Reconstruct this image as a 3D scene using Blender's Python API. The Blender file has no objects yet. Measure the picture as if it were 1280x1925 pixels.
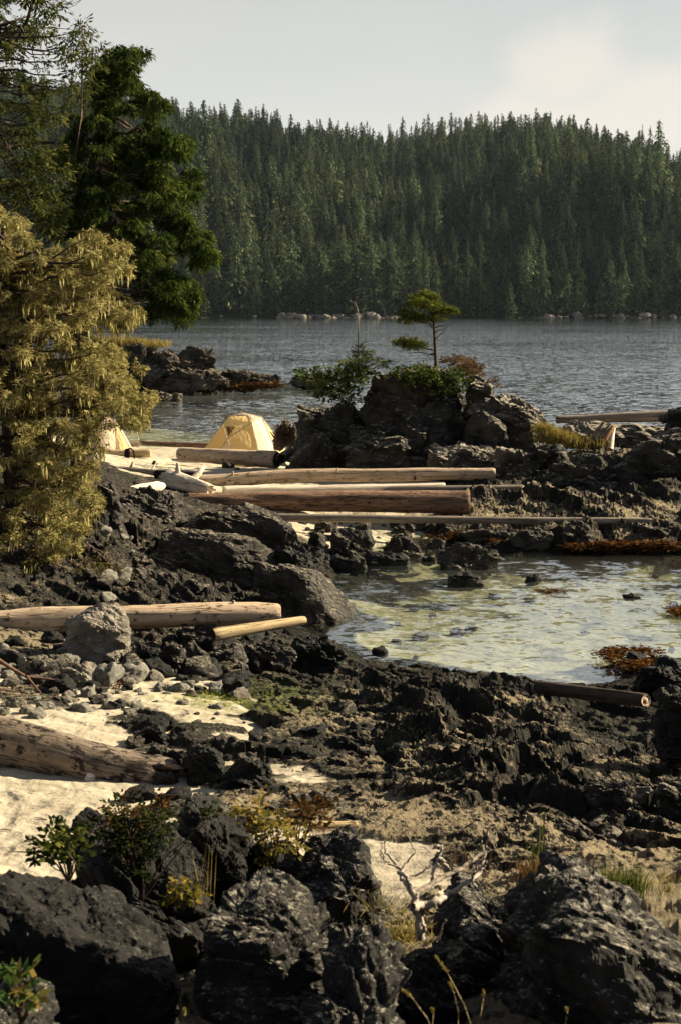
import bpy, bmesh, math, random
import numpy as np
from mathutils import Vector, Matrix, Euler

S = bpy.context.scene
C = S.collection
R = math.radians

# ------------------------------------------------------------------ camera
CAM_H, FPX, UW, VH = 5.6, 3000.0, 1280.0, 1925.0
PITCH = math.atan((VH / 2 - 575.0) / FPX)
cam = bpy.data.cameras.new('camera')
cam.sensor_fit = 'VERTICAL'; cam.sensor_height = 36.0; cam.lens = 36.0 * FPX / VH
cam.clip_start = 0.1; cam.clip_end = 9000.0
cam_o = bpy.data.objects.new('camera', cam); C.objects.link(cam_o)
cam_o.location = (0, 0, CAM_H); cam_o.rotation_euler = (R(90) - PITCH, 0, 0)
cam.dof.use_dof = True; cam.dof.focus_distance = 38.0; cam.dof.aperture_fstop = 9.0
S.camera = cam_o

# ------------------------------------------------------------------ light
SUN_AZ, SUN_EL = R(71), R(29)          # azimuth to the right of the view direction (+Y)
sun = bpy.data.lights.new('sun', 'SUN'); sun.energy = 5.0; sun.angle = R(0.5); sun.color = (1.0, 0.84, 0.58)
sun_o = bpy.data.objects.new('sun', sun); C.objects.link(sun_o)
sd = Vector((math.sin(SUN_AZ) * math.cos(SUN_EL), math.cos(SUN_AZ) * math.cos(SUN_EL), math.sin(SUN_EL)))
sun_o.rotation_euler = sd.to_track_quat('Z', 'Y').to_euler()

W = bpy.data.worlds.new('World'); S.world = W; W.use_nodes = True
wt = W.node_tree; wt.nodes.clear()
def N(t, typ, **kw):
    n = t.nodes.new(typ)
    for k, v in kw.items(): setattr(n, k, v)
    return n
def LK(t, a, b): t.links.new(a, b)
def build_world():
    t = wt
    out = N(t, 'ShaderNodeOutputWorld'); bg = N(t, 'ShaderNodeBackground'); bg.inputs[1].default_value = 0.050
    sky = N(t, 'ShaderNodeTexSky'); sky.sky_type = 'NISHITA'; sky.sun_disc = False
    sky.sun_elevation = SUN_EL; sky.sun_rotation = SUN_AZ
    sky.air_density = 1.0; sky.dust_density = 1.0; sky.ozone_density = 1.0
    tc = N(t, 'ShaderNodeTexCoord')
    # thin high veil of cloud: stretched noise in the sky's own directions
    mp = N(t, 'ShaderNodeMapping'); mp.inputs['Scale'].default_value = (2.2, 2.2, 9.0)
    LK(t, tc.outputs['Generated'], mp.inputs[0])
    n1 = N(t, 'ShaderNodeTexNoise'); n1.inputs['Scale'].default_value = 1.6; n1.inputs['Detail'].default_value = 5
    LK(t, mp.outputs[0], n1.inputs['Vector'])
    sep = N(t, 'ShaderNodeSeparateXYZ'); LK(t, tc.outputs['Generated'], sep.inputs[0])
    # veil is thick near the horizon and thin overhead
    low = N(t, 'ShaderNodeMapRange'); low.inputs[1].default_value = 0.0; low.inputs[2].default_value = 0.45
    low.inputs[3].default_value = 0.95; low.inputs[4].default_value = 0.10
    LK(t, sep.outputs[2], low.inputs[0])
    nm = N(t, 'ShaderNodeMapRange'); nm.inputs[1].default_value = 0.35; nm.inputs[2].default_value = 0.65
    nm.inputs[3].default_value = 0.0; nm.inputs[4].default_value = 1.0
    LK(t, n1.outputs[0], nm.inputs[0])
    fb = mrange(t, sep.outputs[1], -.25, .55, .06, 1.0)
    lowf = math2(t, 'MULTIPLY', low.outputs[0], fb)
    veil = N(t, 'ShaderNodeMix', data_type='RGBA')
    veil.inputs[6].default_value = (5.75, 5.9, 5.55, 1); veil.inputs[7].default_value = (6.5, 6.3, 5.85, 1)
    LK(t, nm.outputs[0], veil.inputs[0])
    m1 = N(t, 'ShaderNodeMix', data_type='RGBA')
    hs = N(t, 'ShaderNodeHueSaturation'); hs.inputs['Saturation'].default_value = .55; hs.inputs['Value'].default_value = .5; LK(t, sky.outputs[0], hs.inputs['Color'])
    LK(t, lowf, m1.inputs[0]); LK(t, hs.outputs[0], m1.inputs[6]); LK(t, veil.outputs[2], m1.inputs[7])
    # warm cumulus bank to the right
    def puff(az, el, rx, rz):
        v = N(t, 'ShaderNodeVectorMath', operation='SUBTRACT')
        v.inputs[1].default_value = (math.sin(R(az)) * math.cos(R(el)), math.cos(R(az)) * math.cos(R(el)), math.sin(R(el)))
        LK(t, tc.outputs['Generated'], v.inputs[0])
        s = N(t, 'ShaderNodeVectorMath', operation='MULTIPLY'); s.inputs[1].default_value = (1 / rx, 1 / rx, 1 / rz)
        LK(t, v.outputs[0], s.inputs[0])
        l = N(t, 'ShaderNodeVectorMath', operation='LENGTH'); LK(t, s.outputs[0], l.inputs[0])
        return l.outputs['Value']
    dmin = None
    for a in ((8.0, 8.0, .034, .030), (10.8, 6.6, .075, .024), (8.0, 6.2, .065, .022), (14, 7.0, .08, .026)):
        o = puff(*a)
        if dmin is None: dmin = o
        else:
            mn = N(t, 'ShaderNodeMath', operation='SMOOTH_MIN'); mn.inputs[2].default_value = .3
            LK(t, dmin, mn.inputs[0]); LK(t, o, mn.inputs[1]); dmin = mn.outputs[0]
    n2 = N(t, 'ShaderNodeTexNoise'); n2.inputs['Scale'].default_value = 17; n2.inputs['Detail'].default_value = 6
    LK(t, tc.outputs['Generated'], n2.inputs['Vector'])
    ad = N(t, 'ShaderNodeMath', operation='MULTIPLY_ADD'); ad.inputs[1].default_value = 2.2; LK(t, n2.outputs[0], ad.inputs[0])
    LK(t, dmin, ad.inputs[2])
    cm = N(t, 'ShaderNodeMapRange'); cm.interpolation_type = 'SMOOTHSTEP'
    cm.inputs[1].default_value = 2.45; cm.inputs[2].default_value = 1.35; cm.inputs[3].default_value = 0; cm.inputs[4].default_value = .45
    LK(t, ad.outputs[0], cm.inputs[0])
    m2 = N(t, 'ShaderNodeMix', data_type='RGBA'); m2.inputs[7].default_value = (7.3, 6.5, 5.6, 1)
    LK(t, cm.outputs[0], m2.inputs[0]); LK(t, m1.outputs[2], m2.inputs[6])
    LK(t, m2.outputs[2], bg.inputs[0]); LK(t, bg.outputs[0], out.inputs[0])
S.view_settings.view_transform = 'Standard'; S.view_settings.look = 'None'
S.view_settings.exposure = 1.52; S.view_settings.gamma = 1.0

# ------------------------------------------------------------------ pixel -> place helpers
FV = Vector((0, math.cos(PITCH), -math.sin(PITCH))); UV_ = Vector((0, math.sin(PITCH), math.cos(PITCH)))
def ray(u, v): return FV + Vector((1, 0, 0)) * ((u - UW / 2) / FPX) + UV_ * (-(v - VH / 2) / FPX)
def P(u, v, Y):
    d = ray(u, v); k = Y / d.y
    return Vector((d.x * k, Y, CAM_H + d.z * k))
def G(u, v, z):
    d = ray(u, v); k = (z - CAM_H) / d.z
    return Vector((d.x * k, d.y * k, z))

px = lambda n, Y: n * Y / 3000.0
# ------------------------------------------------------------------ numpy noise
def hsh(ix, iy, iz, seed):
    h = (ix.astype(np.int64) * 374761393 + iy.astype(np.int64) * 668265263 + iz.astype(np.int64) * 2147483647 + seed * 974711) & 0xffffffff
    h = ((h ^ (h >> 13)) * 1274126177) & 0xffffffff
    h = ((h ^ (h >> 16)) * 2246822519) & 0xffffffff
    return ((h ^ (h >> 15)) & 0xffffff) / float(0x1000000)
def vn(p, seed=0):
    f = np.floor(p); i = f.astype(np.int64); t = p - f; t = t * t * t * (t * (t * 6 - 15) + 10)
    r = 0
    for dx in (0, 1):
        wx = t[:, 0] if dx else 1 - t[:, 0]
        for dy in (0, 1):
            wy = t[:, 1] if dy else 1 - t[:, 1]
            for dz in (0, 1):
                wz = t[:, 2] if dz else 1 - t[:, 2]
                r = r + wx * wy * wz * hsh(i[:, 0] + dx, i[:, 1] + dy, i[:, 2] + dz, seed)
    return r * 2 - 1
def fbm(p, oct=4, seed=0, gain=.5):
    a, s, r = 1.0, 1.0, 0
    for o in range(oct): r = r + a * vn(p * s, seed + o * 17); a *= gain; s *= 2.03
    return r
def p3(x, y, z=None): return np.stack([x, y, np.zeros_like(x) if z is None else z], 1)
def facet3(p, cell, seed, slope=.5, off=.5, crack=.08, bw=.22, flat=False):
    """blocky broken-rock relief: every cell is a tilted plane, neighbours meet in short steep steps and cracks"""
    q = p / cell
    if flat: q = q.copy(); q[:, 2] = .5
    offs = [np.array([dx, dy, dz]) for dx in (-1, 0, 1) for dy in (-1, 0, 1) for dz in ((0,) if flat else (-1, 0, 1))]
    i = np.floor(q).astype(np.int64); n = len(q)
    b = np.full(n, 9e9); b2 = b.copy(); bi = i.copy(); bc = q * 0; ci = i.copy(); cc = q * 0
    for of in offs:
        j = i + of
        c = j + np.stack([hsh(j[:, 0], j[:, 1], j[:, 2], seed + k) for k in range(2 if flat else 3)] + ([np.full(n, .5)] if flat else []), 1)
        d = ((c - q) ** 2).sum(1)
        n1 = d < b; n2 = (~n1) & (d < b2)
        b2 = np.where(n1, b, np.where(n2, d, b2))
        ci = np.where(n1[:, None], bi, np.where(n2[:, None], j, ci)); cc = np.where(n1[:, None], bc, np.where(n2[:, None], c, cc))
        b = np.where(n1, d, b); bi = np.where(n1[:, None], j, bi); bc = np.where(n1[:, None], c, bc)
    def pl(ids, c):
        g = np.stack([hsh(ids[:, 0], ids[:, 1], ids[:, 2], seed + 5 + k) * 2 - 1 for k in range(4)], 1)
        return g[:, 3] * off * .5 + slope * (g[:, :3] * (q - c)).sum(1)
    e = np.sqrt(b2) - np.sqrt(b); w = .5 + .5 * np.clip(e / bw, 0, 1)
    return cell * (w * pl(bi, bc) + (1 - w) * pl(ci, cc) - crack * np.clip(1 - e / .10, 0, 1))
def facet2(x, y, cell, seed, slope=.5, off=.5): return facet3(p3(x, y), cell, seed, slope, off, .08, .25, True)
def billow(p, oct=3, seed=0):
    r, a, s_ = 0, 1.0, 1.0
    for o in range(oct): r = r + a * np.abs(vn(p * s_, seed + o * 13)); a *= .5; s_ *= 2.1
    return r

# ------------------------------------------------------------------ mesh / object helpers
def tag(o, label=None, cat=None, group=None, kind=None):
    if label: o['label'] = label
    if cat: o['category'] = cat
    if group: o['group'] = group
    if kind: o['kind'] = kind
    return o
def link(o, parent=None):
    C.objects.link(o)
    if parent is not None: o.parent = parent
    return o
def npmesh(name, verts, faces, mats=(), smooth=False):
    """verts (n,3) array, faces (m,k) array of one k"""
    me = bpy.data.meshes.new(name); n = len(verts); m, k = faces.shape
    me.vertices.add(n); me.vertices.foreach_set('co', np.ascontiguousarray(verts, np.float32).ravel())
    me.loops.add(m * k); me.loops.foreach_set('vertex_index', faces.astype(np.int32).ravel())
    me.polygons.add(m); me.polygons.foreach_set('loop_start', np.arange(0, m * k, k, dtype=np.int32))
    try: me.polygons.foreach_set('loop_total', np.full(m, k, np.int32))
    except Exception: pass
    me.polygons.foreach_set('use_smooth', np.full(m, bool(smooth)))
    me.update(calc_edges=True); me.validate()
    for x in mats: me.materials.append(x)
    return me
def attr(me, name, vals, dom='POINT'):
    a = me.attributes.new(name, 'FLOAT', dom); a.data.foreach_set('value', np.asarray(vals, np.float32))
def mobj(name, me, parent=None, loc=None, rot=None):
    o = bpy.data.objects.new(name, me)
    if loc is not None: o.location = loc
    if rot is not None: o.rotation_euler = rot
    return link(o, parent)
def empty(name, loc, rz=0.0):
    o = bpy.data.objects.new(name, None); o.location = loc; o.rotation_euler = (0, 0, rz); return link(o)
def grid_faces(nr, nc, wrap=False):
    i = np.arange(nr - 1)[:, None]; j = np.arange(nc if wrap else nc - 1)[None, :]; j2 = (j + 1) % nc
    return np.stack([i * nc + j, i * nc + j2, (i + 1) * nc + j2, (i + 1) * nc + j], -1).reshape(-1, 4)

# ------------------------------------------------------------------ materials
def newmat(name):
    m = bpy.data.materials.new(name); m.use_nodes = True; t = m.node_tree; t.nodes.clear()
    out = N(t, 'ShaderNodeOutputMaterial'); return m, t, out
def prin(t, out, rough=.8, spec=.3):
    b = N(t, 'ShaderNodeBsdfPrincipled'); b.inputs['Roughness'].default_value = rough
    b.inputs['Specular IOR Level'].default_value = spec; LK(t, b.outputs[0], out.inputs[0]); return b
def noise(t, vec, scale, detail=4, rough=.55, dist=0.0):
    n = N(t, 'ShaderNodeTexNoise'); n.inputs['Scale'].default_value = scale; n.inputs['Detail'].default_value = detail
    n.inputs['Roughness'].default_value = rough; n.inputs['Distortion'].default_value = dist
    LK(t, vec, n.inputs['Vector']); return n.outputs[0]
def mrange(t, v, a, b, c=0.0, d=1.0):
    n = N(t, 'ShaderNodeMapRange'); n.inputs[1].default_value = a; n.inputs[2].default_value = b
    n.inputs[3].default_value = c; n.inputs[4].default_value = d; LK(t, v, n.inputs[0]); return n.outputs[0]
def math2(t, op, a, b):
    n = N(t, 'ShaderNodeMath', operation=op)
    for i, x in enumerate((a, b)):
        if isinstance(x, (int, float)): n.inputs[i].default_value = x
        else: LK(t, x, n.inputs[i])
    return n.outputs[0]
def mixc(t, f, a, b):
    n = N(t, 'ShaderNodeMix', data_type='RGBA')
    if isinstance(f, (int, float)): n.inputs[0].default_value = f
    else: LK(t, f, n.inputs[0])
    for i, x in ((6, a), (7, b)):
        if isinstance(x, tuple): n.inputs[i].default_value = (*x, 1)
        else: LK(t, x, n.inputs[i])
    return n.outputs[2]
def bump(t, h, dist, strength=1.0, prev=None):
    n = N(t, 'ShaderNodeBump'); n.inputs['Distance'].default_value = dist; n.inputs['Strength'].default_value = strength
    LK(t, h, n.inputs['Height'])
    if prev is not None: LK(t, prev, n.inputs['Normal'])
    return n.outputs[0]
build_world()
def attrn(t, name):
    n = N(t, 'ShaderNodeAttribute'); n.attribute_name = name; return n.outputs['Fac']
def objvec(t, scale=None):
    tc = N(t, 'ShaderNodeTexCoord'); v = tc.outputs['Object']
    if scale:
        m = N(t, 'ShaderNodeMapping'); m.inputs['Scale'].default_value = scale; LK(t, v, m.inputs[0]); v = m.outputs[0]
    return v

def rock_colour(t, vec, dark, mid, tan, tanamt, fs=1.0, lichen=0.0, tanattr=None, dry=True):
    """mottled dark rock with paler weathered grain; tanamt 0..1"""
    a = mrange(t, noise(t, vec, 2.2 * fs, 6, .6), .38, .66)
    col = mixc(t, a, dark, mid)
    g = noise(t, vec, 14 * fs, 6, .7)
    # more of the paler tan where faces look up
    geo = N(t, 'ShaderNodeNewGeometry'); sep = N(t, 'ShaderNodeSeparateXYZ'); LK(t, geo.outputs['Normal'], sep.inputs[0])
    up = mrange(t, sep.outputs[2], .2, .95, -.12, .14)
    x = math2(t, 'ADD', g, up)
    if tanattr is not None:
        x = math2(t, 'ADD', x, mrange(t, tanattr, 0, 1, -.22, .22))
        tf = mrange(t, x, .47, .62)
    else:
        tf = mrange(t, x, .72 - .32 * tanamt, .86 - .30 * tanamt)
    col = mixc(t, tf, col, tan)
    if lichen > 0:
        vo = N(t, 'ShaderNodeTexVoronoi'); vo.inputs['Scale'].default_value = 3.2
        wv = N(t, 'ShaderNodeVectorMath', operation='ADD'); nz = N(t, 'ShaderNodeTexNoise'); nz.inputs['Scale'].default_value = 16
        LK(t, vec, nz.inputs['Vector']); sc = N(t, 'ShaderNodeVectorMath', operation='SCALE'); sc.inputs[3].default_value = .16
        LK(t, nz.outputs['Color'], sc.inputs[0]); LK(t, vec, wv.inputs[0]); LK(t, sc.outputs[0], wv.inputs[1])
        LK(t, wv.outputs[0], vo.inputs['Vector'])
        lf = mrange(t, vo.outputs['Distance'], .30, .20)
        pick = mrange(t, noise(t, vec, 1.3, 2), .52, .6)
        grain = mrange(t, noise(t, vec, 60, 3), .35, .6, .25, 1)
        lf = math2(t, 'MULTIPLY', math2(t, 'MULTIPLY', lf, pick), math2(t, 'MULTIPLY', grain, lichen))
        col = mixc(t, lf, col, (.30, .31, .27))
    return col, g
def rock_mat(name, dark=(.016, .017, .017), mid=(.05, .048, .042), tan=(.20, .165, .115), tanamt=.35, fs=1.0, lichen=0.0, bd=.02, rough=.75):
    m, t, out = newmat(name); b = prin(t, out, rough, .12)
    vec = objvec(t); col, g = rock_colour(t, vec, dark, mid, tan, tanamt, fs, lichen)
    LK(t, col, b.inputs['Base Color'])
    h1 = noise(t, vec, 9 * fs, 8, .68); h2 = noise(t, vec, 45 * fs, 4, .6)
    v = N(t, 'ShaderNodeTexVoronoi'); v.feature = 'DISTANCE_TO_EDGE'; v.inputs['Scale'].default_value = 4.5 * fs
    LK(t, objvec(t, (1, 1, 2.1)), v.inputs['Vector'])
    ck = mrange(t, v.outputs[0], 0, .05)
    n = bump(t, h1, bd * 2.2, .9); n = bump(t, h2, bd * .6, .8, n); n = bump(t, ck, bd * .5, .6, n)
    LK(t, n, b.inputs['Normal']); return m

M_ROCK = rock_mat('dark_rock', (.019, .018, .017), (.068, .063, .056), (.27, .235, .18), .38)
M_ROCKL = rock_mat('sunlit_outcrop_rock', (.03, .028, .026), (.14, .13, .115), (.36, .32, .26), .7, fs=.7, bd=.03)  # outcrop rock lightened: sun on the right-hand blocks put into the colour
M_ROCKD = rock_mat('wet_black_rock', (.009, .010, .010), (.028, .028, .025), (.12, .10, .07), .12, rough=.5)
M_ROCKP = rock_mat('pale_grey_rock', (.11, .10, .085), (.26, .235, .195), (.44, .39, .31), .4)
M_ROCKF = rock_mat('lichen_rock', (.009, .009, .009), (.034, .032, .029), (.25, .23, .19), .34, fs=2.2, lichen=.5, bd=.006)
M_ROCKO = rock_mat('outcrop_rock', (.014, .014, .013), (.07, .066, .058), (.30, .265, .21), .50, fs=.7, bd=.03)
M_ROCKI = rock_mat('islet_rock', (.016, .015, .014), (.075, .066, .052), (.30, .25, .17), .5, fs=.5, bd=.05)
M_PEB = rock_mat('pebble_grey', (.09, .09, .08), (.22, .21, .18), (.36, .33, .27), .3, fs=3, bd=.004)
M_SHORE = rock_mat('shore_pale_rock', (.12, .11, .10), (.28, .25, .22), (.40, .36, .30), .5, fs=.15, bd=.2)

M_ROCKFD = rock_mat('shaded_foreground_rock', (.006, .006, .006), (.016, .0155, .0145), (.11, .10, .085), .12, fs=2.2, lichen=.35, bd=.006)  # darker copy of the lichen rock, foreground shadow put into the colour
def shore_mat():
    m, t, out = newmat('shore_ground'); b = prin(t, out, .85, .1)
    vec = objvec(t); sand = attrn(t, 'sand'); tan = attrn(t, 'tan'); alg = attrn(t, 'algae')
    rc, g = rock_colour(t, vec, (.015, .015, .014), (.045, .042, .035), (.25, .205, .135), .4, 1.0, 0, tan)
    # weed-stained band right at the water line
    geo = N(t, 'ShaderNodeNewGeometry'); sep = N(t, 'ShaderNodeSeparateXYZ'); LK(t, geo.outputs['Position'], sep.inputs[0])
    wet = mrange(t, sep.outputs[2], .34, .10)
    rc = mixc(t, math2(t, 'MULTIPLY', wet, .75), rc, (.012, .012, .010))
    s1 = noise(t, vec, .9, 5); s2 = noise(t, vec, 70, 3)
    sc = mixc(t, mrange(t, s1, .3, .7), (.37, .325, .25), (.48, .43, .335))
    sc = mixc(t, mrange(t, s2, .62, .75), sc, (.22, .18, .13))
    sc = mixc(t, math2(t, 'MULTIPLY', mrange(t, noise(t, vec, .6, 5, .65, .5), .50, .64), .42), sc, (.27, .225, .16))
    damp = mrange(t, sep.outputs[2], .30, .02)
    sc = mixc(t, math2(t, 'MULTIPLY', damp, .8), sc, (.385, .365, .26))
    uw = math2(t, 'MULTIPLY', mrange(t, sep.outputs[2], .0, -.12), mrange(t, noise(t, vec, 1.5, 6, .65), .52, .60, 0, .8))
    sc = mixc(t, uw, sc, (.055, .06, .03))
    deep = mrange(t, sep.outputs[2], -.25, -1.2)
    sc = mixc(t, deep, sc, (.10, .13, .07))
    col = mixc(t, sand, rc, sc)
    af = math2(t, 'MULTIPLY', alg, mrange(t, noise(t, vec, 7, 5, .7), .42, .56))
    col = mixc(t, af, col, (.13, .16, .02))
    LK(t, col, b.inputs['Base Color'])
    h1 = noise(t, vec, 11, 8, .7); h2 = noise(t, vec, 60, 3, .6)
    n = bump(t, h1, .09, .9); n = bump(t, h2, .014, .8, n)
    sh = math2(t, 'ADD', noise(t, vec, 5, 5, .6), math2(t, 'MULTIPLY', mrange(t, noise(t, vec, 2.6, 2, .4), .40, .52), .5))
    n2 = bump(t, sh, .05, .8); n2 = bump(t, s2, .004, .7, n2)
    mx = N(t, 'ShaderNodeMix', data_type='VECTOR'); LK(t, sand, mx.inputs[0]); LK(t, n, mx.inputs[4]); LK(t, n2, mx.inputs[5])
    LK(t, mx.outputs[1], b.inputs['Normal']); return m

def water_mat():
    m, t, out = newmat('sea_water')
    tc = N(t, 'ShaderNodeTexCoord'); dep = attrn(t, 'depth')
    def wn(sc, rot, s_, d, amp):
        mp = N(t, 'ShaderNodeMapping'); mp.inputs['Scale'].default_value = sc; mp.inputs['Rotation'].default_value = (0, 0, rot)
        LK(t, tc.outputs['Object'], mp.inputs[0])
        n = N(t, 'ShaderNodeTexNoise'); n.inputs['Scale'].default_value = s_; n.inputs['Detail'].default_value = d; n.inputs['Distortion'].default_value = .3; LK(t, mp.outputs[0], n.inputs['Vector'])
        v = N(t, 'ShaderNodeVectorMath', operation='SUBTRACT'); v.inputs[1].default_value = (.5, .5, .5); LK(t, n.outputs['Color'], v.inputs[0])
        m_ = N(t, 'ShaderNodeVectorMath', operation='MULTIPLY'); m_.inputs[1].default_value = (amp * .6, amp, 0); LK(t, v.outputs[0], m_.inputs[0]); return m_.outputs[0]
    def add(a_, b_):
        n = N(t, 'ShaderNodeVectorMath', operation='ADD'); LK(t, a_, n.inputs[0]); LK(t, b_, n.inputs[1]); return n.outputs[0]
    sl = add(add(wn((.7, 1, 1), .25, .7, 2, .10), wn((.6, 1, 1), -.2, 3.1, 4, .44)), wn((.7, 1, 1), .5, 9, 3, .42))
    mpp = N(t, 'ShaderNodeMapping'); mpp.inputs['Scale'].default_value = (.3, 1, 1); LK(t, tc.outputs['Object'], mpp.inputs[0])
    patch = mrange(t, noise(t, mpp.outputs[0], .05, 3), .35, .65, .55, 1.15)
    st = mrange(t, dep, .2, 3.5, .6, 1.7)
    sc_ = N(t, 'ShaderNodeVectorMath', operation='SCALE'); LK(t, sl, sc_.inputs[0]); LK(t, math2(t, 'MULTIPLY', st, patch), sc_.inputs[3])
    geo = N(t, 'ShaderNodeNewGeometry')
    nv = N(t, 'ShaderNodeVectorMath', operation='NORMALIZE'); LK(t, add(geo.outputs['Normal'], sc_.outputs[0]), nv.inputs[0]); n = nv.outputs[0]
    gl = N(t, 'ShaderNodeBsdfGlossy'); gl.inputs['Roughness'].default_value = .05; gl.inputs['Color'].default_value = (.95, .97, 1, 1)
    LK(t, n, gl.inputs['Normal'])
    tr = N(t, 'ShaderNodeBsdfTransparent'); tr.inputs['Color'].default_value = (.86, .90, .83, 1)
    df = N(t, 'ShaderNodeBsdfDiffuse'); df.inputs['Color'].default_value = (.17, .185, .18, 1)
    LK(t, n, df.inputs['Normal'])
    body = N(t, 'ShaderNodeMixShader'); LK(t, mrange(t, dep, 0.1, 2.4), body.inputs[0])
    LK(t, tr.outputs[0], body.inputs[1]); LK(t, df.outputs[0], body.inputs[2])
    fr = N(t, 'ShaderNodeFresnel'); fr.inputs['IOR'].default_value = 1.33; LK(t, n, fr.inputs['Normal'])
    mx = N(t, 'ShaderNodeMixShader'); LK(t, math2(t, 'MULTIPLY', fr.outputs[0], mrange(t, dep, .3, 2.0, .46, 1.0)), mx.inputs[0]); LK(t, body.outputs[0], mx.inputs[1]); LK(t, gl.outputs[0], mx.inputs[2])
    LK(t, mx.outputs[0], out.inputs[0]); return m

def leaf_mat(name, cols, transl=.35, rough=.6, objvar=0.0):
    """cols: dark, mid, bright - each leaf carries its own random number"""
    m, t, out = newmat(name); r = attrn(t, 'rnd')
    c = mixc(t, mrange(t, r, 0, .6), cols[0], cols[1]); c = mixc(t, mrange(t, r, .6, 1), c, cols[2])
    if objvar:
        oi = N(t, 'ShaderNodeObjectInfo')
        hs = N(t, 'ShaderNodeHueSaturation'); lv = noise(t, oi.outputs['Location'], .012, 3)
        LK(t, math2(t, 'MULTIPLY', mrange(t, oi.outputs['Random'], 0, 1, 1 - objvar, 1 + objvar), mrange(t, lv,   .38, .62, .42, 1.5)), hs.inputs['Value'])  # broad sunlit and shadowed forest patches put into the leaf value
        LK(t, mrange(t, lv, .38, .62, .515, .475), hs.inputs['Hue']); LK(t, c, hs.inputs['Color']); c = hs.outputs[0]
    d = N(t, 'ShaderNodeBsdfDiffuse'); LK(t, c, d.inputs[0])
    tl = N(t, 'ShaderNodeBsdfTranslucent'); LK(t, c, tl.inputs[0])
    mx = N(t, 'ShaderNodeMixShader'); mx.inputs[0].default_value = transl; LK(t, d.outputs[0], mx.inputs[1]); LK(t, tl.outputs[0], mx.inputs[2])
    LK(t, mx.outputs[0], out.inputs[0]); return m

def wood_mat(name, a, b_, spots=(.03, .02, .015), spot=.25, bd=.012, stretch=.12):
    """weathered wood, grain along the log's own length (local X)"""
    m, t, out = newmat(name); b = prin(t, out, .8, .25)
    v = objvec(t, (stretch, 1, 1)); g = noise(t, v, 22, 6, .65); g2 = noise(t, v, 5, 4, .6)
    col = mixc(t, mrange(t, g, .35, .65), a, b_)
    col = mixc(t, mrange(t, g2, .35, .75, 0, .6), col, tuple(x * .62 for x in b_))
    s = noise(t, objvec(t, (.6, 1, 1)), 10, 5, .7)
    col = mixc(t, mrange(t, s, .70 - .25 * spot, .74 - .22 * spot), col, spots)
    LK(t, col, b.inputs['Base Color'])
    gw = N(t, 'ShaderNodeTexNoise'); gw.inputs['Scale'].default_value = 9; gw.inputs['Detail'].default_value = 3; LK(t, objvec(t, (stretch * .35, 1, 1)), gw.inputs['Vector'])
    ab = math2(t, 'ABSOLUTE', math2(t, 'SUBTRACT', gw.outputs[0], .5), 0); ckf = mrange(t, ab, .004, .018)
    col2 = mixc(t, math2(t, 'MULTIPLY', math2(t, 'SUBTRACT', 1.0, ckf), .75), col, spots); LK(t, col2, b.inputs['Base Color'])
    n = bump(t, g, bd * 1.3, .9); n = bump(t, s, bd, .6, n); n = bump(t, ckf, bd, .8, n); LK(t, n, b.inputs['Normal']); return m
M_WPALE = wood_mat('pale_driftwood', (.84, .77, .66), (.66, .56, .44), (.16, .10, .07), .12)
M_WTAN = wood_mat('tan_driftwood', (.60, .48, .35), (.46, .34, .235), (.10, .06, .04), .5)
M_WYEL = wood_mat('yellow_driftwood', (.60, .47, .28), (.42, .31, .17), (.10, .06, .03), .25)
M_WBRN = wood_mat('brown_barked_wood', (.36, .22, .145), (.16, .09, .06), (.012, .009, .008), .45, .03)
M_WGRY = wood_mat('grey_driftwood', (.36, .30, .24), (.20, .165, .135), (.03, .025, .02), .3, .025)
M_WDRK = wood_mat('dark_wet_wood', (.10, .068, .048), (.045, .03, .022), (.012, .01, .008), .4)
M_WBIG = wood_mat('weathered_log_wood', (.40, .31, .22), (.17, .135, .11), (.03, .022, .018), .75, .04, .16)
M_WEND = wood_mat('cut_wood_end', (.58, .47, .32), (.42, .32, .20), (.16, .10, .06), .2)
M_WBLK = wood_mat('charred_and_shaded_wood', (.02, .015, .012), (.01, .008, .007), (.005, .005, .005), .3)  # charred wood, also used to paint shade on a left-facing log end
M_BARK = wood_mat('tree_bark', (.09, .06, .042), (.04, .028, .02), (.012, .01, .008), .4, .02, 1.0)
M_TWIG = wood_mat('bleached_twig', (.46, .41, .35), (.28, .24, .20), (.07, .055, .045), .3, .005, .5)
M_TWIGR = wood_mat('reddish_twig', (.16, .085, .06), (.08, .045, .035), (.02, .015, .01), .3, .004, .5)

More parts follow.
